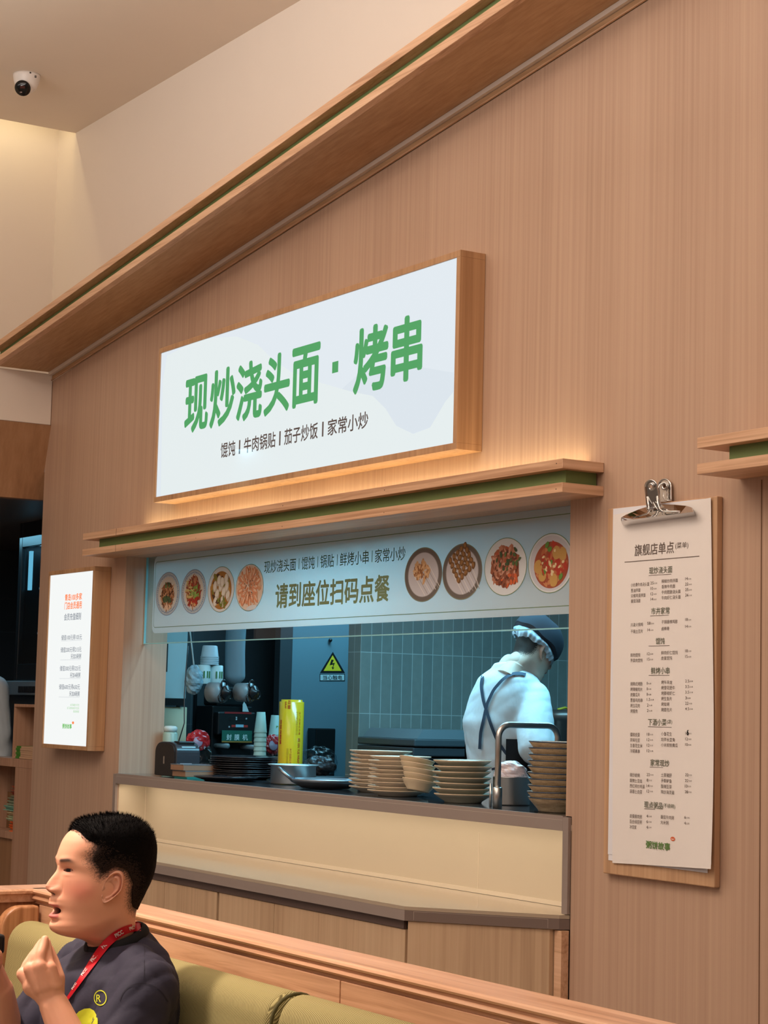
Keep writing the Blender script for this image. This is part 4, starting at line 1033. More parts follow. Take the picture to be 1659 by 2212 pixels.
for u, za, zb_ in ((.040, 1587, 1537), (-.004, 1655, 1616)):
    cyl_text(b, '本产品保证无毒', u, u + .010, wz(za), wz(zb_), RED, True)
    for k in range(2): cyl_text(b, '食品用塑料包装请远离火源', u - .010 - k * .006, u - .006 - k * .006, wz(za), wz(zb_), REDF, True)
b.build('red_lettering', wr)

# white plate stacks
PLT = mat('cream glazed stoneware', srgb(226, 214, 196), .3)
RIMP = mat('bare clay rim', srgb(208, 186, 156), .5)
plate_stack('round_plate', 'plate', 822, .30, 10, .128, .020, .0162, PLT, 'pale plate in the leftmost pale plate stack', 'pale plates, leftmost stack', seedk=3, rim=RIMP)
plate_stack('round_plate', 'plate', 862, .19, 9, .120, .020, .0165, PLT, 'pale plate in the second pale plate stack', 'pale plates, second stack', seedk=4, rim=RIMP)
BOWLM = mat('cream bowl glaze', srgb(214, 196, 164), .3)
plate_stack('small_bowl', 'bowl', 901, .12, 5, .068, .038, .0205, BOWLM, 'cream bowl in the short leaning bowl stack', 'cream bowls, leaning stack', seedk=5, tilt=-.18, rim=RIMP, jit=.008)
PLG = mat('grey green glazed plate', srgb(168, 166, 148), .25)
plate_stack('oval_plate', 'plate', 998, .155, 7, .108, .030, .0205, PLG, 'grey-green plate in the stack left of the tap', 'grey-green plates beside the tap', seedk=6, rim=RIMP, jit=.006)
# brown bowls by the right-hand jamb
BRB = mat('speckled brown stoneware', srgb(158, 126, 88), .45); t = NT(BRB)
n1 = t.noise(t.map(t.pos(), (30, 30, 260)), 1, 4, .6); n2 = t.noise(t.pos(), 420, 2)
t.l(t.mix(t.math('GREATER_THAN', n2, .66), t.ramp(n1, [(.3, srgb(152, 132, 102)), (.6, srgb(190, 170, 138))]), srgb(74, 54, 38)), t.b.inputs['Base Color'])
BLR = mat('dark blue glaze', srgb(52, 66, 84), .12)
plate_stack('brown_bowl', 'bowl', 1206, .13, 10, .105, .046, .0212, BRB, 'speckled brown bowl in the stack at right end of counter', 'speckled brown bowls', seedk=8, rim=BLR, jit=.002,
            prof=[(0, .006), (.06, .006), (.06, 0), (.068, 0), (.07, .006), (.088, .026), (.105, .046), (.105, .049), (.101, .049), (.084, .03), (.066, .012), (0, .012)])
# tap
ty = .055; X = onY(1075, 1700, ty)[0]; tl = .262; thh = .292; rb = .045
tp = thing('tap', 'tall brushed steel gooseneck tap at right end of the counter', 'tap', (X, ty, GZ))
path = [(X, ty, GZ + .02), (X, ty, GZ + thh - rb)]
path += [(X, ty + rb - rb * math.cos(a), GZ + thh - rb + rb * math.sin(a)) for a in np.linspace(.15, math.pi / 2, 9)]
path += [(X, ty + tl - rb + rb * math.sin(a), GZ + thh - rb + rb * math.cos(a)) for a in np.linspace(0, math.pi / 2 - .1, 9)]
path += [(X, ty + tl, GZ + thh - .09)]
MB().tube(path, .0112, STEEL, 18).build('spout', tp)
MB().lathe([(0, 0), (.0165, 0), (.0165, .07), (.013, .073), (.0115, .073)], (X, ty, GZ), STEEL, 28).build('body', tp)
MB().tube([(X - .035, ty - .005, GZ + .0), (X - .035, ty - .005, GZ + .085)], [.0055, .0045], STEEL, 12).build('lever', tp)
X2 = onY(1104, 1720, .26)[0]
tubm = thing('steel_canister', 'round steel canister behind the tap holding a plastic bag', 'canister', (X2, .26, GZ))
MB().lathe([(0, .001), (.066, .001), (.068, .004), (.068, .1), (.070, .102), (.066, .1), (.066, .005), (0, .004)], (X2, .26, GZ), STEEL, 44).build('body', tubm)
BAG = mat('thin white plastic', srgb(222, 206, 208), .35, trans=.25)
def crumple(c, r, seed, m, b=None, flatz=1.0):
    b = b or MB(); rg = np.random.RandomState(seed); k = [rg.normal(size=3) * 2.2 for _ in range(9)]; ph = rg.rand(9) * 6.28
    def fn(u, v):
        th, p_ = math.pi * v, 2 * math.pi * u
        d = np.array((math.sin(th) * math.cos(p_), math.sin(th) * math.sin(p_), math.cos(th)))
        s_ = sum(abs(math.sin(np.dot(kk, d) * 1.6 + pp)) for kk, pp in zip(k, ph)) / 9
        return np.array(c) + d * np.array(r) * (.62 + .6 * s_)
    return b.grid(fn, 40, 22, m, False, True)
tag(crumple((X2 - .005, .262, GZ + .108), (.062, .060, .05), 4, BAG).build('plastic_bag'), 'crumpled white plastic bag stuffed in the steel canister', 'bag')

# ------------------------------------------------------------------ worktop on the left and what stands on it
wt = thing('side_worktop', 'dark side worktop along left kitchen wall behind the printer', 'worktop', (-9.65, .9, 0.12))
MB().box(-9.995, -9.302, .26, dy0 - .03, 1.14, 1.17, DARK).box(-9.99, -9.31, .76, dy0 - .05, .12, 1.139, BLACK_M).build('worktop', wt)
MB().box(-9.995, -9.99, .26, f0 - .02, 1.171, 2.66, TILE_DK).build('splashback', wt)
def xbox(px0, px1, py0_, py1_, x_front, depth, m, b=None):
    a0 = onX(px0, (py0_ + py1_) / 2, x_front); a1 = onX(px1, (py0_ + py1_) / 2, x_front)
    z1 = onX((px0 + px1) / 2, py0_, x_front)[2]; z0 = onX((px0 + px1) / 2, py1_, x_front)[2]
    b = b or MB(); b.box(x_front - depth, x_front, a0[1], a1[1], z0, z1, m); return b, (a0[1], a1[1], z0, z1)
PALE = paint('pale blue panel', srgb(172, 196, 200), .3)
b, e = xbox(340, 405, 1300, 1509, -9.02, .5, PALE)
lk = thing('wall_cabinet', 'pale blue-grey hanging cabinet at left edge of the kitchen hatch', 'cabinet', (-9.3, (e[0] + e[1]) / 2, e[2]))
MB().box(-9.5, -9.02, TW + .004, e[1], e[2], 2.655, PALE).build('body', lk, .004)
MB().box(-9.5, -9.02, TW + .004, e[1] - .004, e[2] - .035, e[2] - .001, BLACK_M).build('base_plate', lk)
b, e2 = xbox(340, 362, 1390, 1451, -9.019, .004, BLACK); b2 = MB().box(-9.0195, -9.016, TW + .01, e2[1], e2[2], e2[3], BLACK); b2.build('black_vent', lk)
# cream board, white roll bracket
b, e = xbox(349, 403, 1527, 1622, -9.05, .03, mat('cream plastic board', srgb(206, 206, 176), .5))
b = MB().box(-9.08, -9.05, e[0], e[1], GZ, e[3], mat('cream plastic board', srgb(206, 206, 176), .5)); tag(b.build('cutting_board', None, .004), 'cream cutting board standing upright behind the receipt printer', 'cutting board')
q = at(367, 1610, 9.55); z1 = at(367, 1572, 9.55)[2]
jr = thing('glass_jar', 'small cloudy jar with pale lid in front of cream board', 'jar', (q[0], q[1], GZ))
MB().lathe([(0, 0), (.034, 0), (.036, .01), (.036, z1 - GZ - .03), (.03, z1 - GZ - .02), (0, z1 - GZ - .02)], (q[0], q[1], GZ), mat('cloudy glass', srgb(150, 176, 164), .3)).build('body', jr)
MB().lathe([(0, z1 - GZ - .019), (.032, z1 - GZ - .019), (.034, z1 - GZ), (.026, z1 - GZ + .008), (0, z1 - GZ + .01)], (q[0], q[1], GZ), mat('pale lid', srgb(190, 206, 204), .4)).build('lid', jr)
b = MB(); q = at(386, 1602, 9.5); WHM = mat('white plastic', srgb(196, 208, 208), .35)
dn = thing('soap_pump', 'white pump dispenser with curved spout beside the cloudy jar', 'dispenser', (q[0], q[1], GZ))
MB().lathe([(0, 0), (.022, 0), (.022, .07), (.012, .085), (.012, .10), (0, .10)], (q[0], q[1], GZ), WHM).build('body', dn)
MB().tube([(q[0], q[1], GZ + .10), (q[0], q[1], GZ + .118), (q[0] + .01, q[1] + .025, GZ + .125), (q[0] + .012, q[1] + .05, GZ + .138)], .008, WHM, 10).build('spout', dn)
# red bags
REDB = mat('glossy red packet', srgb(170, 28, 34), .25)
for (px, py, d, rx, sd, lab) in ((428, 1600, 9.75, .062, 11, 'red snack packet lying beside the cream cutting board'), (590, 1608, 10.1, .05, 12, 'red snack packet partly hidden behind the yellow film roll')):
    q = at(px, py, d); t = thing('snack_packet', lab, 'packet', (q[0], q[1], GZ), 'red packets'); z = q[2]
    crumple((q[0], q[1], z), (.03, rx, .05), sd, REDB).build('packet', t)
    MB().lathe([(0, 0), (.026, .0), (.024, .003), (0, .004)], (q[0] + .028, q[1] - .015, z - .005), mat('pale oval print', srgb(150, 130, 150), .4), 24, (1, 0, .2)).build('printed_oval', t)
    crumple((q[0] - .01, q[1] + .02, (GZ + z) / 2 + .006), (.05, rx * .9, (z - GZ) / 2), sd + 5, FILM).build('film_bag', t)
# stacked tubs and cups on a shelf of the sealing machine stand
def shelf_item(px, py_bot, d): q = at(px, py_bot, d); return q
SH = at(450, 1478, 9.95)[2]
sr = thing('wire_stand', 'dark stand behind the sealing machine carrying cups and tubs', 'stand', (-9.6, .75, GZ))
yl0, yl1 = at(418, 1480, 9.95)[1], at(540, 1480, 10.1)[1]
MB().box(-9.75, -9.525, yl0 - .05, yl1, SH - .012, SH - .001, BLACK_M).build('shelf', sr)
for (xx, yy) in ((-9.74, yl0 - .04), (-9.74, yl1 - .02), (-9.535, yl1 - .02)): MB().box(xx - .008, xx + .008, yy - .008, yy + .008, GZ, SH - .0125, BLACK_M).build('post', sr)
TUB = mat('white tub plastic', srgb(176, 190, 198), .45)
q = at(449, 1478, 9.95)
ordn = ['bottom', 'second', 'third', 'fourth', 'fifth', 'sixth', 'seventh', 'eighth']
for k, (dy, lab) in enumerate(((-.035, 'left clear-wrapped cup bundle with green marks under the upturned tubs'), (.035, 'right clear-wrapped cup bundle with green marks under the upturned tubs'))):
    c_ = (q[0] + .02, q[1] + dy, SH)
    t = thing('cup_bundle', lab, 'cups', c_, 'cup bundles on the stand')
    MB().lathe([(0, 0), (.034, 0), (.036, .004), (.034, .094), (.030, .096), (0, .096)], c_, mat('cup white', srgb(196, 214, 214), .4), 28).build('cups', t)
    b = MB()
    for a in (-.5, .1, .5): b.box(c_[0] + .034, c_[0] + .0365, c_[1] + a * .03 - .004, c_[1] + a * .03 + .003, SH + .03, SH + .065, mat('green cup print', srgb(70, 120, 70), .5))
    b.build('green_mark', t)
TB = SH + .0975
for k in range(5):
    r0 = .046
    t = thing('plastic_tub', f'{ordn[k]} upturned white tub above the wrapped cup bundles', 'tub', (q[0] + .01, q[1], TB + k * .009), 'upturned white tubs')
    MB().lathe([(r0, 0), (r0 + .002, .004), (r0 - .001, .008), (r0 - .008, .058), (r0 - .012, .062), (0, .062), (0, .060), (r0 - .014, .060), (r0 - .004, .004), (r0 - .004, 0)], (q[0] + .01, q[1], TB + k * .009), TUB, 36, cap=False).build('body', t)
q2 = at(418, 1500, 9.7)
t = thing('plastic_bag', 'pale full plastic bag hanging beside the pale wall cabinet', 'bag', (q2[0], q2[1], q2[2])); zt_ = at(418, 1437, 9.7)[2]
crumple((q2[0], q2[1], (zt_ + q2[2]) / 2), (.05, .042, (zt_ - q2[2]) / 2), 21, mat('hazy plastic', srgb(120, 150, 162), .35)).build('body', t)
MB().tube([(q2[0], q2[1], zt_ - .02), (q2[0] - .05, q2[1] - .02, zt_ + .25), (q2[0] - .1, q2[1] - .06, 2.66)], .004, WHM, 8).build('hanging_cord', t)
q3 = at(507, 1478, 10.2); zt_ = 2.1
t = thing('paper_roll_bag', 'tall pale roll bag standing on the stand behind the sealing machine', 'roll', (q3[0], q3[1], SH))
b = MB()
def fn(u, v): 
    a = 2 * math.pi * u; r_ = .052 * (1 + .05 * math.sin(3 * a + 5 * v) + .04 * math.sin(7 * v + a)) * (min(1, v * 12) ** .5) * (min(1, (1 - v) * 12) ** .5)
    return (q3[0] + r_ * math.cos(a), q3[1] + r_ * math.sin(a), SH + (zt_ - SH) * v)
b.grid(fn, 32, 40, mat('wrapped roll', srgb(132, 142, 150), .6), True, True); b.build('body', t)
# cup sealing machine
smx = -9.27
b, e = xbox(466, 553, 1538, 1640, smx, .2, BLACK)
sm = thing('cup_sealing_machine', 'black cup sealing machine with two film reels and green sign', 'sealing machine', (smx - .12, (e[0] + e[1]) / 2, GZ))
MB().box(smx - .24, smx - .05, e[0], e[1], GZ, e[3] + .03, BLACK_M).build('column', sm, .006)
MB().box(smx - .19, smx, e[0] + .01, e[1] - .005, onX(520, 1588, smx)[2], e[3], BLACK).build('head', sm, .008)
MB().box(smx - .2, smx + .03, e[0] - .01, e[1] + .01, GZ, GZ + .035, BLACK_M).build('base', sm, .004)
def xp(b, px0, px1, py0_, py1_, k, m, th=.0012):
    a0 = onX(px0, (py0_ + py1_) / 2, smx + k); a1 = onX(px1, (py0_ + py1_) / 2, smx + k)
    b.box(smx + k, smx + k + th, a0[1], a1[1], onX((px0 + px1) / 2, py1_, smx + k)[2], onX((px0 + px1) / 2, py0_, smx + k)[2], m)
b = MB(); xp(b, 485, 543, 1538, 1542, .0005, mat('dark red strip', srgb(150, 36, 36), .4)); xp(b, 500, 535, 1566, 1571, .0005, mat('panel red', srgb(180, 50, 44), .4)); xp(b, 509, 526, 1565, 1571, .0018, mat('panel pale', srgb(150, 190, 206), .4))
for px in (495, 517): xp(b, px, px + 13, 1549, 1556, .0005, mat('display', srgb(36, 30, 30), .15))
for (px, py) in ((510.5, 1550), (510.5, 1554), (532, 1552.5), (495, 1570)): xp(b, px - 1.5, px + 1.5, py - 1.6, py + 1.6, .0018, mat('button grey', srgb(170, 176, 180), .4))
b.build('control_panel', sm)
b = MB(); xp(b, 479, 544, 1578, 1604, .012, mat('sign green', srgb(36, 96, 80), .4)); xp(b, 479, 544, 1601, 1604, .0134, mat('sign ochre', srgb(150, 110, 50), .4)); b.build('sign_plate', sm)
b = MB(); k = smx + .0152
for ch, p0_, p1_ in (('封', 489, 500), ('膜', 506, 517), ('机', 523.5, 535)):
    a0 = onX(p0_, 1599, k); a1 = onX(p1_, 1599, k); z0 = onX(510, 1599, k)[2]; z1 = onX(510, 1586, k)[2]
    text(b, ch, (k, a0[1], z0), (0, a1[1] - a0[1], 0), (0, 0, z1 - z0), mat('sign white', srgb(214, 232, 228), .5), .01)
b.build('sign_lettering', sm)
for (px, py, lab) in ((483, 1611, 'h'), (540, 1614, 'h')):
    q = onX(px, py, smx - .01)
    MB().tube([(q[0] - .05, q[1] - .03, q[2]), (q[0] + .045, q[1] + .004, q[2])], [.012, .013], mat('grey grip', srgb(120, 128, 130), .4), 14).build('grip', sm)
GREYF = mat('film roll grey', srgb(120, 130, 134), .3)
for (px, py, R0, film) in ((486, 1496, 20, .050), (546, 1496, 19, .046)):
    q = at(px, py, 9.62); ax = Vector((.90, .42, 0)); dd = 9.62
    rl = MB().lathe([(0, -.09), (film, -.09), (film, -.01), (0, -.01)], q, GREYF, 32, ax).build('film_reel', sm)
    b = MB(); ctr = Vector(q)
    up_ = Vector((0, 0, 1)); sd = ax.cross(up_).normalized()
    b.lathe([(0, 0), (.034, 0), (.034, .012), (.014, .02), (.012, .03), (0, .03)], q, BLACK, 24, ax)
    for j in range(3):
        a = math.radians(75 + 120 * j); c_ = ctr + (sd * math.cos(a) + up_ * math.sin(a)) * .040
        b.tube([c_ + (sd * math.cos(u) + up_ * math.sin(u)) * .021 for u in np.linspace(0, 2 * math.pi, 20)], .0042, BLACK, 8, False)
    b.build('reel_knob', rl)
MB().box(smx - .2, smx - .04, e[0] + .02, e[1] - .02, e[3] + .031, at(510, 1480, 9.7)[2], BLACK_M).build('reel_bracket', sm, .01)
b = MB(); q = onX(530, 1530, smx - .03); b.prism([(smx - .03, q[1] + a, q[2] + c_) for a, c_ in ((-.018, -.018), (.02, -.018), (.002, .02), (-.010, .034), (-.018, .02))], (.004, 0, 0), WHM); b.build('white_card', sm)
# paper cup towers
CUPM = mat('pale green cup', srgb(176, 206, 198), .45)
for (px, pt_, d, n, r0, lab) in ((562, 1538, 9.95, 9, .026, 'tall upturned cup tower by the sealing machine'), (593, 1545, 10.25, 3, .026, 'short upturned cup tower behind the film roll')):
    q = at(px, 1600, d); zt_ = at(px, pt_, d)[2]; hcup = .105
    base = zt_ - hcup - .0125 * (n - 1) if n < 5 else GZ + .02
    pitch = (zt_ - hcup - base) / (n - 1)
    if n < 5: tag(MB().box(q[0] - .04, q[0] + .04, q[1] - .04, q[1] + .045, GZ, base - .0005, BLACK_M).build('storage_box'), 'black storage box under the short paper cup tower', 'box')
    else: tag(MB().box(q[0] - .035, q[0] + .035, q[1] - .035, q[1] + .035, GZ, base - .0005, BLACK).build('riser_block'), 'low black block under the tall paper cup tower', 'block')
    first = None
    for k in range(n):
        z = base + pitch * k
        l_ = ('bottom cup in the ' if k == 0 else 'topmost cup in the ' if k == n - 1 else f"{['','second','third','fourth','fifth','sixth','seventh','eighth'][k]} cup from bottom in the ") + lab
        if first is None:
            first = thing('paper_cup', l_, 'cup', (q[0], q[1], z), lab + 's')
            MB().lathe([(r0 + .006, 0), (r0 + .0075, .003), (r0 + .006, .006), (r0 - .004, hcup - .001), (r0 - .005, hcup), (0, hcup), (0, hcup - .003), (r0 - .006, hcup - .003), (r0 + .004, .006), (r0 + .004, 0)], (q[0], q[1], z), CUPM, 28, cap=False).build('body', first)
            MB().box(q[0] + r0 * .7, q[0] + r0 + .002, q[1] - .008, q[1] + .004, z + .03, z + .05, mat('cup leaf print', srgb(110, 160, 90), .5)).build('leaf_print', first) if n < 5 else None
        else: copy_thing(first, (q[0], q[1], z), l_, lab + 's')
# clear bags right of the film roll
q = at(690, 1650, 9.9); t = thing('clear_bag', 'clear plastic bag of dark food right of the yellow film roll', 'bag', (q[0], q[1], GZ))
crumple((q[0], q[1], GZ + .045), (.06, .09, .05), 31, mat('dark food', srgb(58, 40, 36), .4)).build('food', t); crumple((q[0], q[1], GZ + .07), (.07, .10, .075), 32, FILM).build('film', t)
b, e = xbox(722, 748, 1575, 1640, TX - .9, .1, BLACK)
tag(MB().box(DX + .002, DX + .1, e[0], e[1] + .05, .121, e[3], BLACK_M).build('bin', None, .006), 'tall narrow black bin beside the tiled wall corner', 'bin')
pb_ = thing('prep_table', 'dark prep table behind the serving counter between door and tiled wall', 'table', (-8.8, .92, .12))
MB().box(-9.29, -8.36, .745, yc - .01, 1.135, GZ - .0012, DARK).build('table_top', pb_)
for xx in (-9.26, -8.40):
    for yy in (.78, yc - .05): MB().box(xx - .02, xx + .02, yy - .02, yy + .02, .1205, 1.134, BLACK_M).build('leg', pb_)
# back bench along the tiled wall, grill, pots
bb = thing('cooking_bench', 'steel cooking bench along the grey tiled wall', 'bench', (TX + .35, 2.2, .12))
MB().box(TX + .002, TX + .62, yc + .25, 3.29, 0.95, .99, STEEL).build('worktop', bb); MB().box(TX + .03, TX + .58, yc + .28, 3.28, .12, .949, DARK).build('base', bb)
gx = TX + .55
b, e = xbox(890, 1062, 1600, 1660, gx, .4, BLACK_M)
gl = thing('griddle_press', 'dark double griddle with raised lid behind the plate stacks', 'griddle', (gx - .25, (e[0] + e[1]) / 2, .99))
MB().box(gx - .5, gx, e[0] + .02, e[1] + .1, .991, e[2] + .05, BLACK_M).build('body', gl, .006)
MB().box(gx - .5, gx + .01, e[0], e[1] + .12, e[2] + .055, e[3] - .035, DARK).build('lower_plate', gl, .006)
MB().box(gx - .5, gx + .02, e[0], e[1] + .12, e[3] - .03, e[3] + .005, mat('griddle slate', srgb(64, 72, 76), .35)).build('upper_plate', gl, .006)
MB().prism([(gx + .01, e[0] + .02, e[3] + .006), (gx - .48, e[0] + .02, e[3] + .006), (gx - .48, e[0] + .06, e[3] + .05), (gx + .0, e[0] + .06, e[3] + .05)], (0, e[1] - e[0], 0), mat('griddle lid', srgb(96, 108, 112), .3)).build('lid', gl)
for k in range(3): MB().box(gx + .021, gx + .03, e[0] + .05, e[1], e[2] - .0 + .012 * k, e[2] + .004 + .012 * k, BLACK).build('vent_slat', gl)
q = onX(1222, 1560, TX + .44); q_z = onX(1222, 1534, TX + .44)[2]
t = thing('stock_pot', 'dark pot on the burner beyond the chef at right edge of hatch', 'pot', (q[0], q[1], .99))
MB().lathe([(0, 0), (.12, 0), (.125, .01), (.125, q_z - .99 - .06), (.13, q_z - .99 - .055), (.13, q_z - .99), (.122, q_z - .99), (.118, .02), (0, .015)], (q[0], q[1], .991), mat('dark pot steel', srgb(96, 88, 84), .3, .7), 40).build('body', t)
MB().tube([(q[0] + .05, q[1] - .09, q_z + .002), (q[0] + .06, q[1] - .05, q_z + .012), (q[0] + .05, q[1] - .02, q_z + .004)], .006, mat('yellow handle', srgb(190, 176, 50), .4), 8).build('yellow_handle', t)

# ================================================================== the passage at far left
mb = MB(); mb.box(-13.5, -13.4, -3.0, 3.4, 0, 2.66, TILE_DK); struct('wall_passage', mb)
mb = MB(); mb.box(-13.4, -10.12, 3.3, 3.4, 0, 2.66, TILE_DK); struct('wall_passage_back', mb)
CABW = wood('shelf wood', srgb(162, 122, 98), srgb(180, 140, 114), srgb(192, 152, 126), 'Z', 45, .8, .55, 4.0)
pc = thing('shelf_cabinet', 'low wood shelf cabinet at far left against end of the wood wall', 'cabinet', (-10.2, .15, 0))
MB().box(-10.55, -9.872, .008, .25, 1.150, 1.195, CABW).build('top_board', pc, .001)
MB().box(-10.125, -9.872, .010, .25, 0, 1.1495, CABW).build('stile', pc)
MB().box(-10.55, -10.1255, .010, .25, .762, .800, CABW).build('shelf_board', pc, .001)
MB().box(-10.55, -10.1255, .235, .25, .8005, 1.149, BLACK).box(-10.55, -10.53, .010, .2345, .8005, 1.149, CABW).build('back_panel', pc); MB().box(-10.55, -10.1255, .03, .05, 0, .7615, SLOPE_WOOD).build('lower_panel', pc)
cu = thing('cubby_box', 'open wood cubby box standing on the shelf cabinet at far left', 'box', (-10.03, .13, 1.1955))
MB().box(-10.205, -10.196, .02, .25, 1.1955, 1.474, CABW).build('side_board', cu); MB().box(-10.205, -9.874, .02, .25, 1.4745, 1.490, CABW).build('top_board', cu)
MB().box(-10.1955, -9.874, .24, .25, 1.1955, 1.474, SLOPE_WOOD).build('back_board', cu)
q = onY(48, 1541, .2392); MB().lathe([(0, 0), (.008, 0), (.008, .001), (0, .001)], q, BLACK, 20, (0, -1, 0)).build('cable_hole', cu)
PADM = mat('pad paper', srgb(196, 160, 128), .8); GRN = mat('green tape', srgb(70, 130, 40), .6)
for k in range(6):
    z = 1.1965 + k * .0112
    t = thing('paper_pad', f"{['bottom','second','third','fourth','fifth','topmost'][k]} paper pad with green corner {'' if k in (0,5) else 'from bottom '}in the cubby box", 'pad', (-10.04, .1, z), 'paper pads in the cubby')
    MB().box(-10.188 + .004 * (k % 3), -9.885, .026 + .003 * (k % 2), .2, z, z + .0105, PADM).build('sheets', t)
    MB().box(-10.170 + .004 * (k % 2), -10.115 + .007 * (k % 3), .0255 + .003 * (k % 2), .2005, z - .0001, z + .0106, GRN).build('green_corner', t)
tag(MB().ball((-9.955, .06, 1.2745), (.03, .02, .010), BLACK).build('bottle_opener'), 'small black object lying on the paper pads in the cubby', 'object')
cols = [('orange', (226, 104, 40)), ('orange', (214, 96, 40)), ('pale green', (176, 186, 150)), ('cream', (196, 170, 130)), ('mint', (130, 176, 156)), ('grey green', (150, 158, 132)), ('olive', (128, 132, 108)), ('dark red', (130, 50, 34)), ('rust', (160, 70, 40))]
for k, (nm, c_) in enumerate(cols):
    z = .8005 + k * .0275; ln = [.075, .08, .13, .12, .17, .13, .11, .07, .06][k]
    m = mat('folded ' + nm + str(k), srgb(*c_), .85); b = MB()
    for j in range(5): b.box(-10.127 - ln - .012 * ((j * 7 + k * 3) % 5) / 5, -10.127, .02 + .006 * ((j * 3 + k) % 4), .2, z + j * .0053, z + j * .0053 + .0044, m)
    tag(b.build('folded_cloth'), f"folded {nm} cloth, {['lowest','second lowest','third lowest','fourth lowest','fifth lowest','sixth lowest','third from top','second from top','topmost'][k]} in the pile inside the shelf cabinet", 'cloth', 'folded cloths in the shelf cabinet')
tag(MB().box(-10.5, -10.28, .12, .23, .8005, 1.0, wood('wicker', srgb(96, 66, 40), srgb(130, 92, 56), srgb(150, 110, 70), 'Z', 200, 2)).build('basket'), 'brown wicker basket in the dark shelf cabinet', 'basket')
# display fridge with blue light
fy, fx0, fx1 = .45, -11.33, -10.30
fr = thing('display_fridge', 'dark glass display fridge lit blue inside at far left', 'fridge', ((fx0 + fx1) / 2, fy + .3, 1.56))
zt_ = onY(60, 1118, fy)[2]; zb_ = onY(60, 1470, fy)[2]
FRK = mat('fridge black', srgb(24, 26, 28), .3)
MB().box(fx0, fx0 + .0495, fy, fy + .03, zb_, zt_, FRK).box(fx0 + .05, fx1, fy, fy + .03, zt_ - .18, zt_, FRK).box(fx0 + .05, fx1, fy, fy + .03, zb_, zb_ + .1, FRK).build('door_frame', fr, .004)
MB().box(fx0 + .05, fx1, fy + .012, fy + .018, zb_ + .1, zt_ - .18, GLASS).build('door_glass', fr)
MB().box(fx0, fx0 + .02, fy + .031, fy + .6, zb_, zt_, FRK).box(fx0 + .021, fx1, fy + .58, fy + .6, zb_, zt_, mat('fridge inner', srgb(70, 116, 164), .4)).box(fx0, fx1, fy + .031, fy + .6, zt_ - .05, zt_, FRK).box(fx0, fx1, fy + .031, fy + .6, zb_, zb_ + .05, FRK).build('cabinet', fr)
MB().box(fx0 + .065, fx0 + .10, fy + .04, fy + .055, zb_ + .55, zt_ - .2, lit('blue tube', srgb(120, 204, 240), 1.0)).build('lamp_tube', fr)
for z in (zb_ + .28, zb_ + .55, zb_ + .82): MB().box(fx0 + .2, fx1, fy + .06, fy + .55, z, z + .012, mat('fridge shelf', srgb(150, 190, 210), .3)).build('shelf', fr)
area('fridge_lamp', (fx0 + .4, fy + .2, zt_ - .1), (fx0 + .5, fy + .4, zb_), .4, .1, 9.0, (.3, .68, 1))
bs = thing('vented_cooler', 'grey vented cooler unit under the display fridge at far left', 'cooler', ((fx0 + fx1) / 2, fy + .3, 0))
zz = onY(60, 1478, fy - .05)[2]; z0 = onY(60, 1502, fy - .05)[2]
MB().box(fx0 - .1, fx1, fy - .05, fy + .6, z0, zb_ - .003, mat('cooler grey', srgb(110, 116, 120), .4)).build('body', bs, .006)
b = MB()
for k in range(26): b.box(fx0 + .22 + k * .022, fx0 + .23 + k * .022, fy - .054, fy - .0505, z0 + .015, zz - .012, BLACK)
g_ = b.build('grille', bs)
MB().box(fx0 - .05, fx1, fy + .0, fy + .6, 0, z0 - .001, DARK).build('stand', bs)
# ================================================================== people
from mathutils.bvhtree import BVHTree
def skin_mat(name, rough=0.5, sss=0.12):
    m = mat(name, (0.7, 0.45, 0.33, 1), rough); t = NT(m)
    a = t.n('ShaderNodeAttribute', attribute_name='tint'); t.l(a.outputs['Color'], t.b.inputs['Base Color'])
    t.b.inputs['Subsurface Weight'].default_value = sss; t.b.inputs['Subsurface Radius'].default_value = (.012, .005, .003); t.b.inputs['Subsurface Scale'].default_value = 0.6
    t.bump(t.noise(t.pos(), 500, 3), 0.05, 0.0006)
    return m
SKIN = skin_mat('skin')
def sstep(a, b, x): 
    t = np.clip((x - a) / (b - a), 0, 1); return t * t * (3 - 2 * t)
def gau(x, s): return np.exp(-(x / s) ** 2)
HZ = np.array([-.150, -.125, -.111, -.098, -.090, -.085, -.078, -.066, -.052, -.04, -.025, -.010, .005, .02, .035, .05, .065, .08, .095, .108, .118, .125, .129])
HF = np.array([.016, .022, .030, .043, .064, .090, .1065, .113, .110, .108, .1085, .1075, .1065, .1055, .103, .1055, .1040, .0995, .0925, .081, .063, .041, .010])
HB = np.array([-.064, -.062, -.058, -.054, -.052, -.050, -.049, -.048, -.047, -.048, -.053, -.060, -.066, -.072, -.077, -.0795, -.0795, -.076, -.068, -.057, -.043, -.028, -.008])
HW = np.array([.060, .052, .050, .0505, .0525, .0545, .0575, .0615, .0640, .0655, .0675, .0690, .0695, .0695, .0695, .0700, .0705, .0695, .0660, .0590, .0475, .0335, .012])
HAIR_POLY = [(.0830, .122), (.0800, .1135), (.0735, .101), (.0680, .0925), (.0605, .0875), (.0655, .0755), (.0694, .065), (.0712, .0593), (.066, .050), (.059, .0416), (.0535, .032), (.0475, .0225), (.0385, .0255), (.031, .027),
             (.018, .036), (.002, .032), (-.0085, .014), (-.0065, .0), (-.0095, -.026), (-.019, -.038), (-.031, -.0455), (-.05, -.050), (-.2, -.052), (-.2, .3), (.095, .3)]
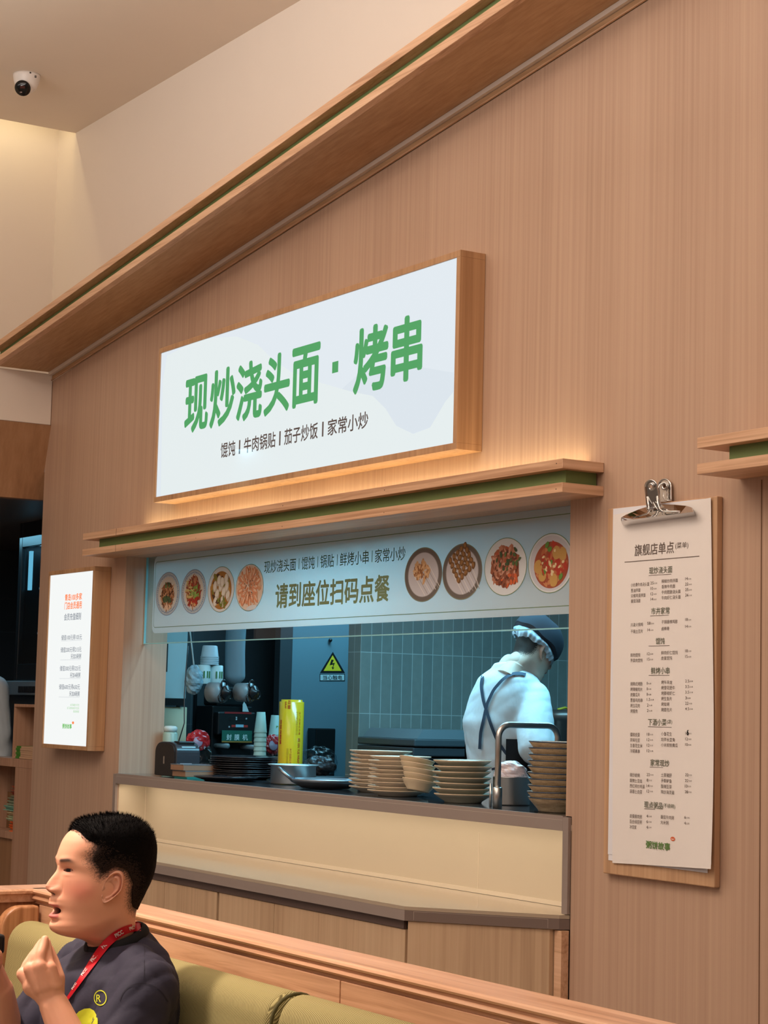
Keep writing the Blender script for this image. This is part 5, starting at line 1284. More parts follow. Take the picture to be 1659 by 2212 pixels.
def poly_sd(px, pz, poly):
    """signed distance, positive inside"""
    d = np.full(px.shape, 1e9); ins = np.zeros(px.shape, bool)
    n = len(poly)
    for i in range(n):
        (ax, az), (bx, bz) = poly[i], poly[(i + 1) % n]
        ex, ez = bx - ax, bz - az; wx, wz_ = px - ax, pz - az
        t = np.clip((wx * ex + wz_ * ez) / (ex * ex + ez * ez), 0, 1)
        d = np.minimum(d, np.hypot(wx - ex * t, wz_ - ez * t))
        c = ((az > pz) != (bz > pz)) & (px < ex * (pz - az) / (ez + 1e-12) + ax); ins ^= c
    return np.where(ins, d, -d)
def lin(r, g, b): return np.array(srgb(r, g, b)[:3])
def head_mesh(nz=230, nt=340, mouth=1.0, skin=(236, 182, 152), seed=1):
    # rings closer together over the face, points closer together at the front
    zs = np.concatenate([np.linspace(-.150, -.096, 24, endpoint=False), np.linspace(-.096, .07, int(nz * .72), endpoint=False), np.linspace(.07, .129, nz - 24 - int(nz * .72))])
    tt = np.linspace(0, 2 * np.pi, nt, endpoint=False); th = tt - 0.42 * np.sin(tt)
    # smooth interpolation of the profile tables
    def cub(tab):
        dz = np.gradient(tab, HZ); i = np.clip(np.searchsorted(HZ, zs) - 1, 0, len(HZ) - 2)
        h = HZ[i + 1] - HZ[i]; u = (zs - HZ[i]) / h
        return (2*u**3 - 3*u**2 + 1) * tab[i] + (u**3 - 2*u**2 + u) * h * dz[i] + (-2*u**3 + 3*u**2) * tab[i+1] + (u**3 - u**2) * h * dz[i+1]
    xf, xb, w = cub(HF), cub(HB), cub(HW)
    C, S_ = np.cos(th), np.sin(th)
    Z = np.repeat(zs[:, None], nt, 1)
    xc = np.where(zs < -.09, -.008, .004)[:, None]
    pw = np.where(C > 0, .88, 1.0)
    cx = np.sign(C) * np.abs(C) ** pw; sy = np.sign(S_) * np.abs(S_) ** 0.92
    X = np.where(C[None] > 0, xc + (xf[:, None] - xc) * cx[None], xc + (xc - xb[:, None]) * cx[None])
    Y = w[:, None] * sy[None]
    fr = sstep(.25, .8, C)[None]                     # faces forward
    # jaw line: cheeks fall in under it
    jl = np.interp(X, [-.02, .02, .06, .10, .12], [-.035, -.050, -.066, -.083, -.09])
    und = sstep(-.006, .026, jl - Z) * sstep(-.02, .02, X) * (Z > -.13)
    Y = Y * (1 - .10 * und * sstep(.1, .5, np.abs(S_))[None]); 
    a_ = np.abs(Y)
    # nose
    nh = np.interp(Z, [-.016, -.011, -.007, -.003, .002, .008, .014, .022, .030, .038, .046], [0, .001, .006, .0135, .0195, .0215, .0185, .0135, .0085, .0035, 0])
    nw = np.interp(Z, [-.01, .0, .008, .02, .035], [.0115, .0118, .0105, .0078, .0075])
    dx = nh * np.exp(-(a_ / nw) ** 2.4)
    dx += .0085 * gau(a_ - .0125, .0055) * gau(Z - .0005, .0065)
    dx -= .0045 * gau(a_ - .0065, .0032) * gau(Z + .0062, .0026)      # nostrils
    dx -= .0030 * gau(a_ - .0195, .004) * gau(Z - .000, .009)
    # lips
    dx += .0105 * gau(Z + .0165, .0075) * gau(a_, .020) + .0085 * gau(Z + .0262, .0050) * np.exp(-(a_ / .0205) ** 3)
    dx += .0090 * gau(Z + .0475, .0058) * np.exp(-(a_ / .019) ** 3) - .0030 * gau(Z + .0555, .004) * gau(a_, .016)
    dx += .0035 * gau(Z + .0665, .0085) * gau(a_, .016)
    if mouth:
        mo = 1 - ((a_ / .0225) ** 2 + ((Z + .0365) / (.0070 * mouth)) ** 2)
        mk = sstep(0, .5, mo); dx -= .016 * mk
    else: mk = np.zeros_like(Z); dx -= .003 * gau(Z + .036, .003) * np.exp(-(a_ / .022) ** 4)
    # eyes, brow, cheek
    dx += .0026 * gau(a_ - .0268, .0105) * gau(Z - .0375, .0075)
    dx -= .0062 * gau(a_ - .026, .0125) * gau(Z - .040, .0085)
    dx += .0032 * gau(a_ - .024, .016) * gau(Z - .0565, .006)
    dx += .0016 * gau(a_ - .0268, .010) * gau(Z - .0455, .0028)           # upper lid fold
    dx += .0012 * gau(a_ - .0268, .010) * gau(Z - .0300, .0030)
    zc = Z - (.0375 + .06 * (a_ - .0268))                               # the eye slants up outwards
    al = 1 - ((a_ - .0268) / .0112) ** 2
    hi, lo_ = .0038 * np.clip(al, 0, 1) ** .7, -.0023 * np.clip(al, 0, 1) ** .8
    ek = ((zc < hi) & (zc > lo_) & (al > 0)).astype(float)
    dx -= .0035 * ek
    X = X + dx * fr
    Y = Y + np.sign(Y) * (.0040 * gau(X - .070, .028) * gau(Z - .000, .022) + .0018 * gau(X - .06, .03) * gau(Z + .03, .02) - .0035 * gau(X - .072, .016) * gau(Z - .062, .014))
    V = np.stack([X, Y, Z], -1)
    # colours
    sk = lin(*skin); col = np.ones(V.shape) * sk
    def blend(c, k): 
        nonlocal col
        col = col * (1 - k[..., None]) + c * k[..., None]
    blend(lin(222, 128, 104), .75 * gau(X - .078, .026) * gau(Z - .004, .020) * (a_ > .02))
    blend(lin(228, 150, 124), .5 * gau(Z - .004, .010) * gau(a_, .016) * fr)
    blend(lin(206, 150, 124), .35 * und)
    lipk = np.maximum(gau(Z + .0285, .0034) * (a_ < .023), gau(Z + .0465, .0046) * (a_ < .021)) * fr * sstep(.0235, .017, a_) 
    blend(lin(204, 106, 102), np.clip(lipk * 1.3, 0, 1) * .85)
    blend(lin(52, 18, 18), mk * fr)
    blend(lin(232, 214, 204), sstep(.2, .5, mk) * gau(Z + .0315, .0018) * (a_ < .014) * fr * .8)
    blend(lin(70, 36, 30), np.clip(1.4 * gau(a_ - .0062, .0036) * gau(Z + .0058, .0026), 0, 1) * fr)
    br = np.exp(-((a_ - .0255) / .0150) ** 4) * gau(Z - (.0570 + .10 * (a_ - .0255) - 28 * np.clip(a_ - .031, 0, 1) ** 2), .0036)
    blend(lin(40, 30, 26), np.clip(br * 1.25, 0, 1) * fr * .92)
    blend(lin(120, 66, 54), gau(zc - hi, .0012) * (al > 0) * fr * .85)
    blend(lin(40, 26, 22), gau(zc - hi + .0004, .0008) * (al > 0) * fr * .9)
    blend(lin(190, 120, 104), .5 * gau(a_ - .0268, .012) * gau(Z - .0395, .010) * fr)
    rg = np.random.RandomState(seed)
    hm = poly_sd(X, Z, HAIR_POLY)
    noise = rg.rand(*Z.shape)
    side_ = sstep(.098, .080, Z)
    hk = sstep(-.004 - .004 * side_, .008 + .004 * side_, hm + (noise - .5) * (.004 + .007 * side_))
    blend(lin(26, 20, 18), hk * .97)
    faces = []
    n1 = len(zs)
    idx = np.arange(n1 * nt).reshape(n1, nt); nx = np.roll(idx, -1, 1)
    q = np.stack([idx[:-1], nx[:-1], nx[1:], idx[1:]], -1).reshape(-1, 4)
    faces = q.tolist(); faces.append(idx[-1].tolist()); faces.append(idx[0][::-1].tolist())
    # normals for the hair
    dt = np.roll(V, -1, 1) - np.roll(V, 1, 1); dzv = np.gradient(V, axis=0)
    N = np.cross(dt, dzv); N /= (np.linalg.norm(N, axis=-1, keepdims=True) + 1e-9)
    return V.reshape(-1, 3), faces, col.reshape(-1, 3), hm, V, N
def ear_mesh(side=1, ctr=(.0215, .0690, .009), sk=(232, 168, 138)):
    nr, na = 22, 64; vs = []; cs = []
    for i in range(nr + 1):
        r = i / nr
        for k in range(na):
            a = 2 * math.pi * k / na
            oz = .0335 * math.sin(a); ox = .0185 * math.cos(a)
            if math.sin(a) < 0: ox *= (1 - .42 * (-math.sin(a)) ** 1.2); ox += .006 * (-math.sin(a))
            else: ox -= .0035 * math.sin(a)
            x, z = ox * r, oz * r
            rim = math.exp(-((r - .90) / .085) ** 2) * (1 if math.sin(a) > -.75 else .55) * (0.35 if (math.cos(a) > .75 and abs(math.sin(a)) < .6) else 1)
            anti = math.exp(-((r - .60) / .11) ** 2) * (0.9 if math.cos(a) < .35 else .15)
            conch = math.exp(-((x - .003) / .0085) ** 2 - ((z + .004) / .011) ** 2)
            scapha = math.exp(-((r - .76) / .07) ** 2) * (1 if math.cos(a) < .5 and math.sin(a) > -.6 else 0)
            tragus = math.exp(-((x - .0135) / .0045) ** 2 - ((z + .006) / .007) ** 2)
            lobe = math.exp(-((z + .027) / .008) ** 2 - ((x - .003) / .010) ** 2)
            h = .0055 * rim + .0042 * anti - .0095 * conch - .0025 * scapha + .0045 * tragus + .002 * lobe
            vs.append((x, h + .004 - .012 * max(0, r - .93) * 8, z))
            d = min(1, .9 * conch + .55 * scapha)
            cs.append(lin(*sk) * (1 - d * .5) + lin(150, 70, 56) * d * .5)
    fs = [(i * na + k, (i + 1) * na + k, (i + 1) * na + (k + 1) % na, i * na + (k + 1) % na) for i in range(nr) for k in range(na)]
    b0 = len(vs)
    for k in range(na):                                 # the back of the shell runs down into the head
        v = vs[nr * na + k]; vs.append((v[0] * .72 + .004, v[1] - .020, v[2] * .76)); cs.append(lin(*sk))
    fs += [(nr * na + k, b0 + k, b0 + (k + 1) % na, nr * na + (k + 1) % na) for k in range(na)]
    vs = np.array(vs)
    tl, fl = math.radians(16), math.radians(26)           # leaning back, standing off the head
    x, y, z = vs[:, 0].copy(), vs[:, 1].copy(), vs[:, 2].copy()
    x, z = x * math.cos(tl) - z * math.sin(tl), x * math.sin(tl) + z * math.cos(tl)
    x, y = x * math.cos(fl) + y * math.sin(fl), -x * math.sin(fl) + y * math.cos(fl)
    out = np.stack([x + ctr[0], (y + ctr[1]) * side, z + ctr[2]], -1)
    if side > 0: fs = [f[::-1] for f in fs]
    return out, fs, np.array(cs)
class Body:
    """one mesh with a colour per vertex"""
    def __init__(self): self.v = []; self.f = []; self.c = []; self.n = 0
    def add(self, v, f, c):
        v = np.asarray(v); self.v.append(v); self.f += [[self.n + i for i in q] for q in f]
        c = np.asarray(c, float); self.c.append(np.repeat(c[None], len(v), 0) if c.ndim == 1 else c); self.n += len(v)
    def build(self, name, parent, m):
        V = np.concatenate(self.v) - ORG[parent.name]; Cc = np.concatenate(self.c)
        me = bpy.data.meshes.new(name); me.from_pydata(V.tolist(), [], self.f); me.materials.append(m)
        at_ = me.attributes.new('tint', 'FLOAT_COLOR', 'POINT'); at_.data.foreach_set('color', np.concatenate([Cc, np.ones((len(Cc), 1))], 1).astype('f4').ravel())
        me.polygons.foreach_set('use_smooth', [True] * len(me.polygons)); me.update()
        o = bpy.data.objects.new(name, me); COL.objects.link(o); o.parent = parent; ORG[o.name] = ORG[parent.name]; return o
def capsule(b, p, q, r0, r1, m, seg=16):
    b.tube([p, q], [r0, r1], m, seg, False); b.ball(p, r0, m, seg, 10); b.ball(q, r1, m, seg, 10)
def chain(b, pts, rs, m):
    for i in range(len(pts) - 1): capsule(b, pts[i], pts[i + 1], rs[i], rs[i + 1], m)
def loft(b, rings, m, seg=40):
    """rings: (centre, axis a * half, axis b * half)"""
    vs = []; fs = []; n = len(rings)
    for c, a, d in rings:
        for k in range(seg):
            t = 2 * math.pi * k / seg; vs.append(np.array(c) + np.array(a) * math.cos(t) + np.array(d) * math.sin(t))
    for i in range(n - 1):
        for k in range(seg): fs.append((i * seg + k, i * seg + (k + 1) % seg, (i + 1) * seg + (k + 1) % seg, (i + 1) * seg + k))
    fs += [list(range(seg))[::-1], [(n - 1) * seg + k for k in range(seg)]]
    b.add(vs, fs, m, True)
def fuse(mb, voxel, smooth=4, fac=.5):
    """melt overlapping pieces into one continuous skin"""
    me = bpy.data.meshes.new('tmp'); me.from_pydata(mb.v, [], mb.f); o = bpy.data.objects.new('tmp', me); COL.objects.link(o)
    r = o.modifiers.new('r', 'REMESH'); r.mode = 'VOXEL'; r.voxel_size = voxel
    s = o.modifiers.new('s', 'SMOOTH'); s.iterations = smooth; s.factor = fac
    dg = bpy.context.evaluated_depsgraph_get(); dg.update()
    m2 = bpy.data.meshes.new_from_object(o.evaluated_get(dg))
    V = np.empty(len(m2.vertices) * 3); m2.vertices.foreach_get('co', V); V = V.reshape(-1, 3)
    Nn = np.empty(len(m2.vertices) * 3); m2.vertices.foreach_get('normal', Nn); Nn = Nn.reshape(-1, 3)
    Fc = [list(p.vertices) for p in m2.polygons]
    bpy.data.objects.remove(o, do_unlink=True); bpy.data.meshes.remove(me); bpy.data.meshes.remove(m2)
    return V, Fc, Nn
def cloth(mbx, voxel, name, parent, m, fold=0.004, seed=1, smooth=6, freq=14.0, dirs=6):
    V, Fc, Nn = fuse(mbx, voxel, smooth)
    rg = np.random.RandomState(seed); d = np.zeros(len(V))
    for k in range(dirs):
        w_ = rg.normal(size=3); w_ /= np.linalg.norm(w_); w2 = rg.normal(size=3)
        d += np.abs(np.sin(V @ w_ * freq * rg.uniform(.7, 1.8) + 1.5 * np.sin(V @ w2 * freq * .35 + rg.rand() * 6) + rg.rand() * 6)) ** .8
    V = V + Nn * ((d / dirs - .6) * fold * 2)[:, None]
    b = MB(); b.add(V, Fc, m, True); return b.build(name, parent), V, Fc
def bvh(*parts):
    vs = []; fs = []
    for V, Fc in parts: fs += [[len(vs) + i for i in f] for f in Fc]; vs += [tuple(v) for v in V]
    return BVHTree.FromPolygons(vs, fs)
def hit(tree, px, py, lift=.002, dflt=None):
    d = Vector(ray(px, py)).normalized(); loc, nrm, i, dist = tree.ray_cast(Vector(CAM), d)
    if loc is None: return None
    return np.array(loc - d * lift)
def ribbon(tree, pts, wpx, m, b=None, lift=.002, th=0.001):
    """a flat band laid on a garment along a line of sight-points (x, y, width)"""
    b = b or MB(); L = []; R = []
    P = [np.array(p[:2], float) for p in pts]; dense = []
    for a, c in zip(P, P[1:]):
        n = max(2, int(np.hypot(*(c - a)) / 3)); dense += [a + (c - a) * k / n for k in range(n)]
    dense.append(P[-1]); ws = np.interp(np.linspace(0, 1, len(dense)), np.linspace(0, 1, len(pts)), [p[2] if len(p) > 2 else wpx for p in pts])
    dens = np.array(dense)
    for _ in range(3): dens[1:-1] = (dens[:-2] + dens[1:-1] * 2 + dens[2:]) / 4
    for i, p in enumerate(dens):
        t = dens[min(i + 1, len(dens) - 1)] - dens[max(i - 1, 0)]; t /= np.hypot(*t); nn = np.array((-t[1], t[0]))
        l, r = hit(tree, *(p + nn * ws[i] / 2), lift), hit(tree, *(p - nn * ws[i] / 2), lift)
        if l is None or r is None:
            if not L: continue
            l = L[-1] if l is None else l; r = R[-1] if r is None else r
        L.append(l); R.append(r)
    L, R = np.array(L), np.array(R)
    for A in (L, R):
        for _ in range(4): A[1:-1] = (A[:-2] + A[1:-1] * 2 + A[2:]) / 4
    n = len(L); b.add(np.concatenate([L, R]), [(k, k + 1, n + k + 1, n + k) for k in range(n - 1)], m, True)
    return b, dens

# ------------------------------------------------------------------ the boy on the bench
HD = 3.72
O = at(238, 1920, HD)
BF, BL, BU = np.array((0, -1.0, 0)), np.array((1.0, 0, 0)), np.array((0, 0, 1.0))
def bw(x, y, z): return O + BF * x + BL * y + BU * z
ya = math.radians(-4.0); HFv = BF * math.cos(ya) + BL * math.sin(ya); HLv = -BF * math.sin(ya) + BL * math.cos(ya)
def hw(V): V = np.asarray(V); return O + V[..., 0:1] * HFv + V[..., 1:2] * HLv + V[..., 2:3] * BU
boy = thing('person', 'boy in dark navy T-shirt with red lanyard sitting on the bench, one hand raised', 'person', (O[0], O[1], 0.465))
SKC = (238, 172, 138)
Vh, Fh, Ch, hm, Vg, Ng = head_mesh(mouth=1.2, skin=SKC)
body = Body(); body.add(hw(Vh), Fh, Ch)
for s_ in (1, -1):
    v, f, c_ = ear_mesh(s_); body.add(hw(v), f, c_)
# eyeballs (part of the body mesh), set just under the lids
for s_ in (1, -1):
    dd = np.abs(Vg[..., 1] - .0268 * s_) + np.abs(Vg[..., 2] - .0377) + (Vg[..., 0] < .03) * 9
    i_, j_ = np.unravel_index(np.argmin(dd), dd.shape)
    nrm = np.array((.84, .54 * s_, 0)); Ps = Vg[i_, j_] + np.array((.0035, 0, 0))
    b = MB(); ec = Ps - nrm * .0128; b.ball(ec, .0122, None, 48, 32)
    v = np.array(b.v); d = (v - ec) / .0122; look = np.array((.90, .42 if s_ > 0 else -.3, -.04)); look /= np.linalg.norm(look)
    k = d @ look; c_ = np.ones((len(v), 3)) * lin(206, 186, 176)
    c_[k > math.cos(math.radians(34))] = lin(40, 24, 18); c_[k > math.cos(math.radians(17))] = lin(8, 6, 6)
    body.add(hw(v), b.f, c_)
SK = lin(*SKC)
# torso, shoulders, legs under the clothes
b = MB()
loft(b, [(bw(-.008, 0, -.100), BF * .046, BL * .05), (bw(-.012, 0, -.145), BF * .055, BL * .07), (bw(-.012, 0, -.21), BF * .08, BL * .12), (bw(-.012, 0, -.4), BF * .085, BL * .13), (bw(-.015, 0, -.60), BF * .09, BL * .14)], SKIN)
for s_ in (1, -1):
    chain(b, [bw(-.02, .09 * s_, -.60), bw(.36, .11 * s_, -.60)], [.07, .05], SKIN); chain(b, [bw(.36, .11 * s_, -.60), bw(.36, .11 * s_, -1.08)], [.048, .034], SKIN)
    chain(b, [bw(.34, .11 * s_, -1.11), bw(.47, .12 * s_, -1.125)], [.034, .026], SKIN)
V, Fc, _ = fuse(b, .007, 4); body.add(V, Fc, SK)
# left arm and raised hand
b = MB(); H1 = lambda px, py, d: at(px, py, d)
sh, el, wr_ = bw(-.015, .140, -.180), bw(.095, .185, -.355), H1(117, 2172, 3.525)
chain(b, [sh, el], [.034, .034], SKIN); chain(b, [el, el + (wr_ - el) * .35, wr_], [.037, .038, .027], SKIN)
mcp = [H1(50, 2104, 3.545), H1(66, 2093, 3.53), H1(86, 2088, 3.523), H1(107, 2092, 3.53)]
for p, r in zip(mcp, (.0125, .0135, .0140, .0135)):
    capsule(b, wr_ + (p - wr_) * .18, p, .0200, r, SKIN); capsule(b, wr_ + (p - wr_) * .5, p, .0195, r, SKIN)
capsule(b, H1(74, 2128, 3.54), H1(100, 2128, 3.54), .022, .022, SKIN)
fing = [[mcp[0], H1(57, 2083, 3.553), H1(70, 2063, 3.562), H1(80, 2049, 3.568)], [mcp[1], H1(72, 2068, 3.540), H1(83, 2047, 3.552), H1(90, 2035, 3.558)],
        [mcp[2], H1(88, 2060, 3.532), H1(94, 2041, 3.545), H1(97, 2029, 3.551)], [mcp[3], H1(103, 2064, 3.545), H1(103, 2047, 3.556), H1(101, 2034, 3.562)]]
for P, r in zip(fing, (.0080, .0090, .0095, .0092)): chain(b, P, [r * 1.12, r, r * .92, r * .78], SKIN)
chain(b, [H1(120, 2150, 3.545), H1(126, 2112, 3.55), H1(117, 2078, 3.566), H1(107, 2050, 3.572)], [.0165, .0125, .0100, .0078], SKIN)
V, Fc, Nn = fuse(b, .0021, 5)
cc = np.ones((len(V), 3)) * SK
for p in mcp: cc = cc * (1 - .35 * np.exp(-(np.linalg.norm(V - p, axis=1) / .012) ** 2))[:, None] + lin(220, 130, 104) * (.35 * np.exp(-(np.linalg.norm(V - p, axis=1) / .012) ** 2))[:, None]
body.add(V, Fc, cc)
# right arm reaching out of the picture
b = MB(); sh2, el2, wr2 = bw(-.015, -.140, -.180), bw(.12, -.19, -.345), H1(-2, 2140, 3.72)
chain(b, [sh2, el2], [.034, .035], SKIN); chain(b, [el2, el2 + (wr2 - el2) * .4, wr2], [.040, .041, .028], SKIN)
hn = H1(-30, 2090, 3.70); capsule(b, wr2, hn, .026, .030, SKIN)
for k in range(4):
    dx_ = (k - 1.5) * 12
    chain(b, [H1(-36 + dx_ * .5, 2074 + abs(dx_) * .3, 3.69), H1(-30 + dx_ * .8, 2046 + 6 * k, 3.675), H1(-16 + dx_ * .3, 2040 + 9 * k, 3.655), H1(-8, 2046 + 9 * k, 3.66)], [.012, .0095, .0088, .0072], SKIN)
chain(b, [H1(-16, 2100, 3.68), H1(-6, 2078, 3.665), H1(-4, 2060, 3.66)], [.013, .0105, .008], SKIN)
V, Fc, Nn = fuse(b, .0026, 4); body.add(V, Fc, SK)
body.build('body', boy, SKIN)
# hair: a close cap that follows the skull plus short strands
HAIRM = mat('black hair', srgb(10, 8, 8), .75, spec=.1)
n1, nt_ = hm.shape
thick = sstep(0, .022, hm) * (.0020 + .0085 * sstep(.055, .112, Vg[..., 2])) + sstep(0, .03, hm) * .004 * sstep(.02, -.06, Vg[..., 0]) * sstep(-.03, .03, Vg[..., 2])
rg = np.random.RandomState(5)
Vc = Vg + Ng * (thick + rg.rand(n1, nt_) * .0009 * (hm > .004))[..., None]
ok = hm > .0012 + .0098 * sstep(.098, .080, Vg[..., 2])
idx = np.arange(n1 * nt_).reshape(n1, nt_); nx = np.roll(idx, -1, 1); okn = np.roll(ok, -1, 1)
q = np.stack([idx[:-1], nx[:-1], nx[1:], idx[1:]], -1)[ok[:-1] & okn[:-1] & okn[1:] & ok[1:]]
SIDEH = mat('clipped side hair', srgb(46, 35, 30), .8, spec=.1)
hq = hm.ravel()[q[:, 0]]; zq = Vg[..., 2].ravel()[q[:, 0]]
sel = rg.rand(len(q)) < (1 - sstep(.008, .045, hq)) * sstep(.095, .075, zq)
hb = MB(); hb.add(hw(Vc.reshape(-1, 3)), q[~sel].tolist() + [idx[-1].tolist()], HAIRM, True); hb.add(hw(Vc.reshape(-1, 3)), q[sel].tolist(), SIDEH, True)
cand = np.argwhere(hm > -.001); wgt = 1.0 / (1 + 0 * cand[:, 0]); pick = rg.choice(len(cand), 22000)
sv = []; sf = []
for i_ in pick:
    i, j = cand[i_]; h_ = hm[i, j]; p = Vc[i, j] if ok[i, j] else Vg[i, j]; z = Vg[i, j, 2]; x = Vg[i, j, 0]
    if h_ < .006 + .012 * (z < .088) and rg.rand() < .35 + .4 * (z < .088): continue
    L_ = (.0022 + .0060 * sstep(.07, .11, z)) * rg.uniform(.6, 1.3) * (1.0 if h_ > .008 else .8)
    dirn = Ng[i, j] * (.55 + .5 * sstep(.08, .12, z)) + np.array((.10 + .75 * sstep(.03, .075, x) * (z > .08), 0, -.45 + .65 * sstep(.06, .11, z))) + rg.normal(size=3) * .22
    dirn /= np.linalg.norm(dirn); sd = np.cross(dirn, rg.normal(size=3)); sd /= np.linalg.norm(sd) + 1e-9
    w_ = .00042; base = p - Ng[i, j] * .0015; k = len(sv)
    sv += [base - sd * w_, base + sd * w_, base + dirn * L_]; sf.append((k, k + 1, k + 2))
hb.add(hw(np.array(sv)), sf, HAIRM, False); hb.build('hair', boy)
# T-shirt
SHIRT = mat('navy jersey', srgb(44, 41, 58), .8); t = NT(SHIRT); t.b.inputs['Sheen Weight'].default_value = .0
t.bump(t.noise(t.pos(), 60, 4), .25, .003)
b = MB()
loft(b, [(bw(-.017, 0, -.090), BF * .052 - BU * .020, BL * .058), (bw(-.015, 0, -.104), BF * .065 - BU * .020, BL * .082), (bw(-.016, .0, -.128), BF * .090 - BU * .014, BL * .128), (bw(-.016, .0, -.155), BF * .104, BL * .158), (bw(-.014, 0, -.19), BF * .112, BL * .170), (bw(-.008, 0, -.24), BF * .116, BL * .168), (bw(-.006, 0, -.34), BF * .116, BL * .160), (bw(-.004, 0, -.46), BF * .112, BL * .155), (bw(-.01, 0, -.585), BF * .120, BL * .165), (bw(-.01, 0, -.63), BF * .12, BL * .165)], SHIRT)
for s_, e_ in ((1, el), (-1, el2)):
    sp_ = bw(-.016, .136 * s_, -.172); ee = sp_ + (e_ - sp_) * .86
    chain(b, [bw(-.018, .09 * s_, -.140), sp_, sp_ + (ee - sp_) * .5, ee], [.046, .064, .066, .066], SHIRT)
tee, Vt, Ft = cloth(b, .0055, 't_shirt', boy, SHIRT, .0065, 3, 7, 46, 4)
COLL = mat('black rib collar', srgb(16, 15, 18), .85)
b = MB(); ring = [bw(-.016 + .054 * math.cos(a), .061 * math.sin(a), -.092 - .020 * math.cos(a) - .004 * max(0, math.cos(a)) ** 2) for a in np.linspace(0, 2 * math.pi, 48)]
b.tube(ring, .0052, COLL, 10, False, None, 1.9, (0, 0, 1)); b.build('collar', tee); ringb = (np.array(b.v), b.f)
# trousers and shoes
TRO = mat('dark trousers', srgb(40, 42, 50), .8); b = MB()
for s_ in (1, -1):
    chain(b, [bw(-.02, .085 * s_, -.605), bw(.36, .11 * s_, -.60)], [.086, .066], TRO); chain(b, [bw(.36, .11 * s_, -.60), bw(.36, .11 * s_, -1.02)], [.064, .05], TRO)
cloth(b, .008, 'trousers', boy, TRO, .003, 4, 5)
for s_ in (1, -1):
    b = MB(); chain(b, [bw(.34, .11 * s_, -1.112), bw(.49, .125 * s_, -1.122)], [.045, .038], BLACK); V, Fc, _ = fuse(b, .006, 4); V[:, 2] = np.maximum(V[:, 2], .002); MB().add(V, Fc, BLACK, True).build('shoe', boy)
tree = bvh((hw(Vh), Fh), (Vt, Ft), ringb)
# red lanyard
REDL = mat('red ribbon', srgb(206, 16, 36), .45); WHL = mat('white print', srgb(240, 226, 220), .6)
lpts = [(304, 2002, 17), (290, 2003, 17), (268, 2010, 18), (248, 2022, 18), (230, 2038, 18), (214, 2058, 17), (200, 2078, 14), (184, 2101, 11), (168, 2125, 9), (152, 2148, 7), (137, 2170, 5)]
b, dens = ribbon(tree, lpts, 16, REDL, None, .004)
# round the nape to the far side
nb = [hit(tree, 304, 2002, .004)]
if nb[0] is not None:
    back = [nb[0]] + [bw(-.006 - .0535 * math.cos(a), .0565 * math.sin(a), -.0715 - .004 * (1 - math.cos(a))) for a in np.linspace(.55, -1.4, 14)]
    up_ = np.array((0, 0, .0075)); n = len(back); b.add([p + up_ for p in back] + [p - up_ for p in back], [(k, k + 1, n + k + 1, n + k) for k in range(n - 1)], REDL, True)
far = [hit(tree, px, py, .003) for px, py in ((172, 2075), (160, 2100), (148, 2122), (138, 2142))]
ly_ = b.build('lanyard', boy)
def px_text(b, s, o, u, v, m, bold=0.0, lift=.005):
    vs, fs = glyphs(s, bold); out = []
    for a in vs:
        p = np.array(o) + np.array(u) * a[0] + np.array(v) * a[1]; h_ = hit(tree, p[0], p[1], lift)
        out.append(h_ if h_ is not None else (out[-1] if out else O))
    b.add(out, fs, m)
b = MB()
for (x0, y0, x1, y1, h_) in ((281, 2010.5, 297, 2004.5, 8), (251, 2026, 268, 2016, 9), (223, 2050, 238, 2036, 9), (200, 2079, 213, 2062, 8), (178, 2108, 189, 2093, 5), (157, 2138, 166, 2124, 4)):
    d = np.array((x1 - x0, y1 - y0)); nn = np.array((d[1], -d[0])) / np.hypot(*d) * h_
    px_text(b, 'PICC', (x0, y0), d, nn, WHL, .04, .0055)
b.build('white_lettering', ly_)
# the printed marks on the chest
LIME = mat('lime print', srgb(196, 200, 40), .6); b = MB()
def px_poly(b, pts, m, lift=.003):
    c = np.mean(pts, 0); rings_ = [[c + (np.array(p) - c) * f for p in pts] for f in (1, .75, .5, .25)]
    vs = []; fs = []; n = len(pts)
    for R in rings_:
        for p in R: h_ = hit(tree, p[0], p[1], lift); vs.append(h_ if h_ is not None else vs[-1])
    for r_ in range(3): fs += [(r_ * n + k, r_ * n + (k + 1) % n, (r_ + 1) * n + (k + 1) % n, (r_ + 1) * n + k) for k in range(n)]
    fs.append([3 * n + k for k in range(n)]); b.add(vs, fs, m, True)
px_poly(b, [(158, 2204), (162, 2194), (170, 2185), (182, 2179), (194, 2178), (203, 2183), (208, 2192), (211, 2202), (211, 2225), (190, 2235), (160, 2228)], LIME)
rc = np.array((216.5, 2155.5)); n = 40; vs = []
for k in range(n):
    a = 2 * math.pi * k / n
    for f in (1, .86): h_ = hit(tree, rc[0] + 14 * f * math.cos(a), rc[1] + 17 * f * math.sin(a), .003); vs.append(h_ if h_ is not None else vs[-1])
b.add(vs, [(2 * k, 2 * ((k + 1) % n), 2 * ((k + 1) % n) + 1, 2 * k + 1) for k in range(n)], LIME, True)
px_text(b, 'R', (208, 2164), (10, 1), (0, -16), LIME, .01, .003)
b.build('chest_print', tee)
SEAM = mat('dark seam thread', srgb(34, 31, 44), .85)  # dark thread for the sleeve and shoulder seam lines
b, _ = ribbon(tree, [(258, 2160), (266, 2142), (280, 2129), (300, 2123), (325, 2126), (348, 2140), (364, 2164)], 1.6, SEAM, None, .0016)
ribbon(tree, [(312, 2044), (312, 2075), (311, 2122)], 1.3, SEAM, b, .0014)
b.build('sleeve_seam', tee)
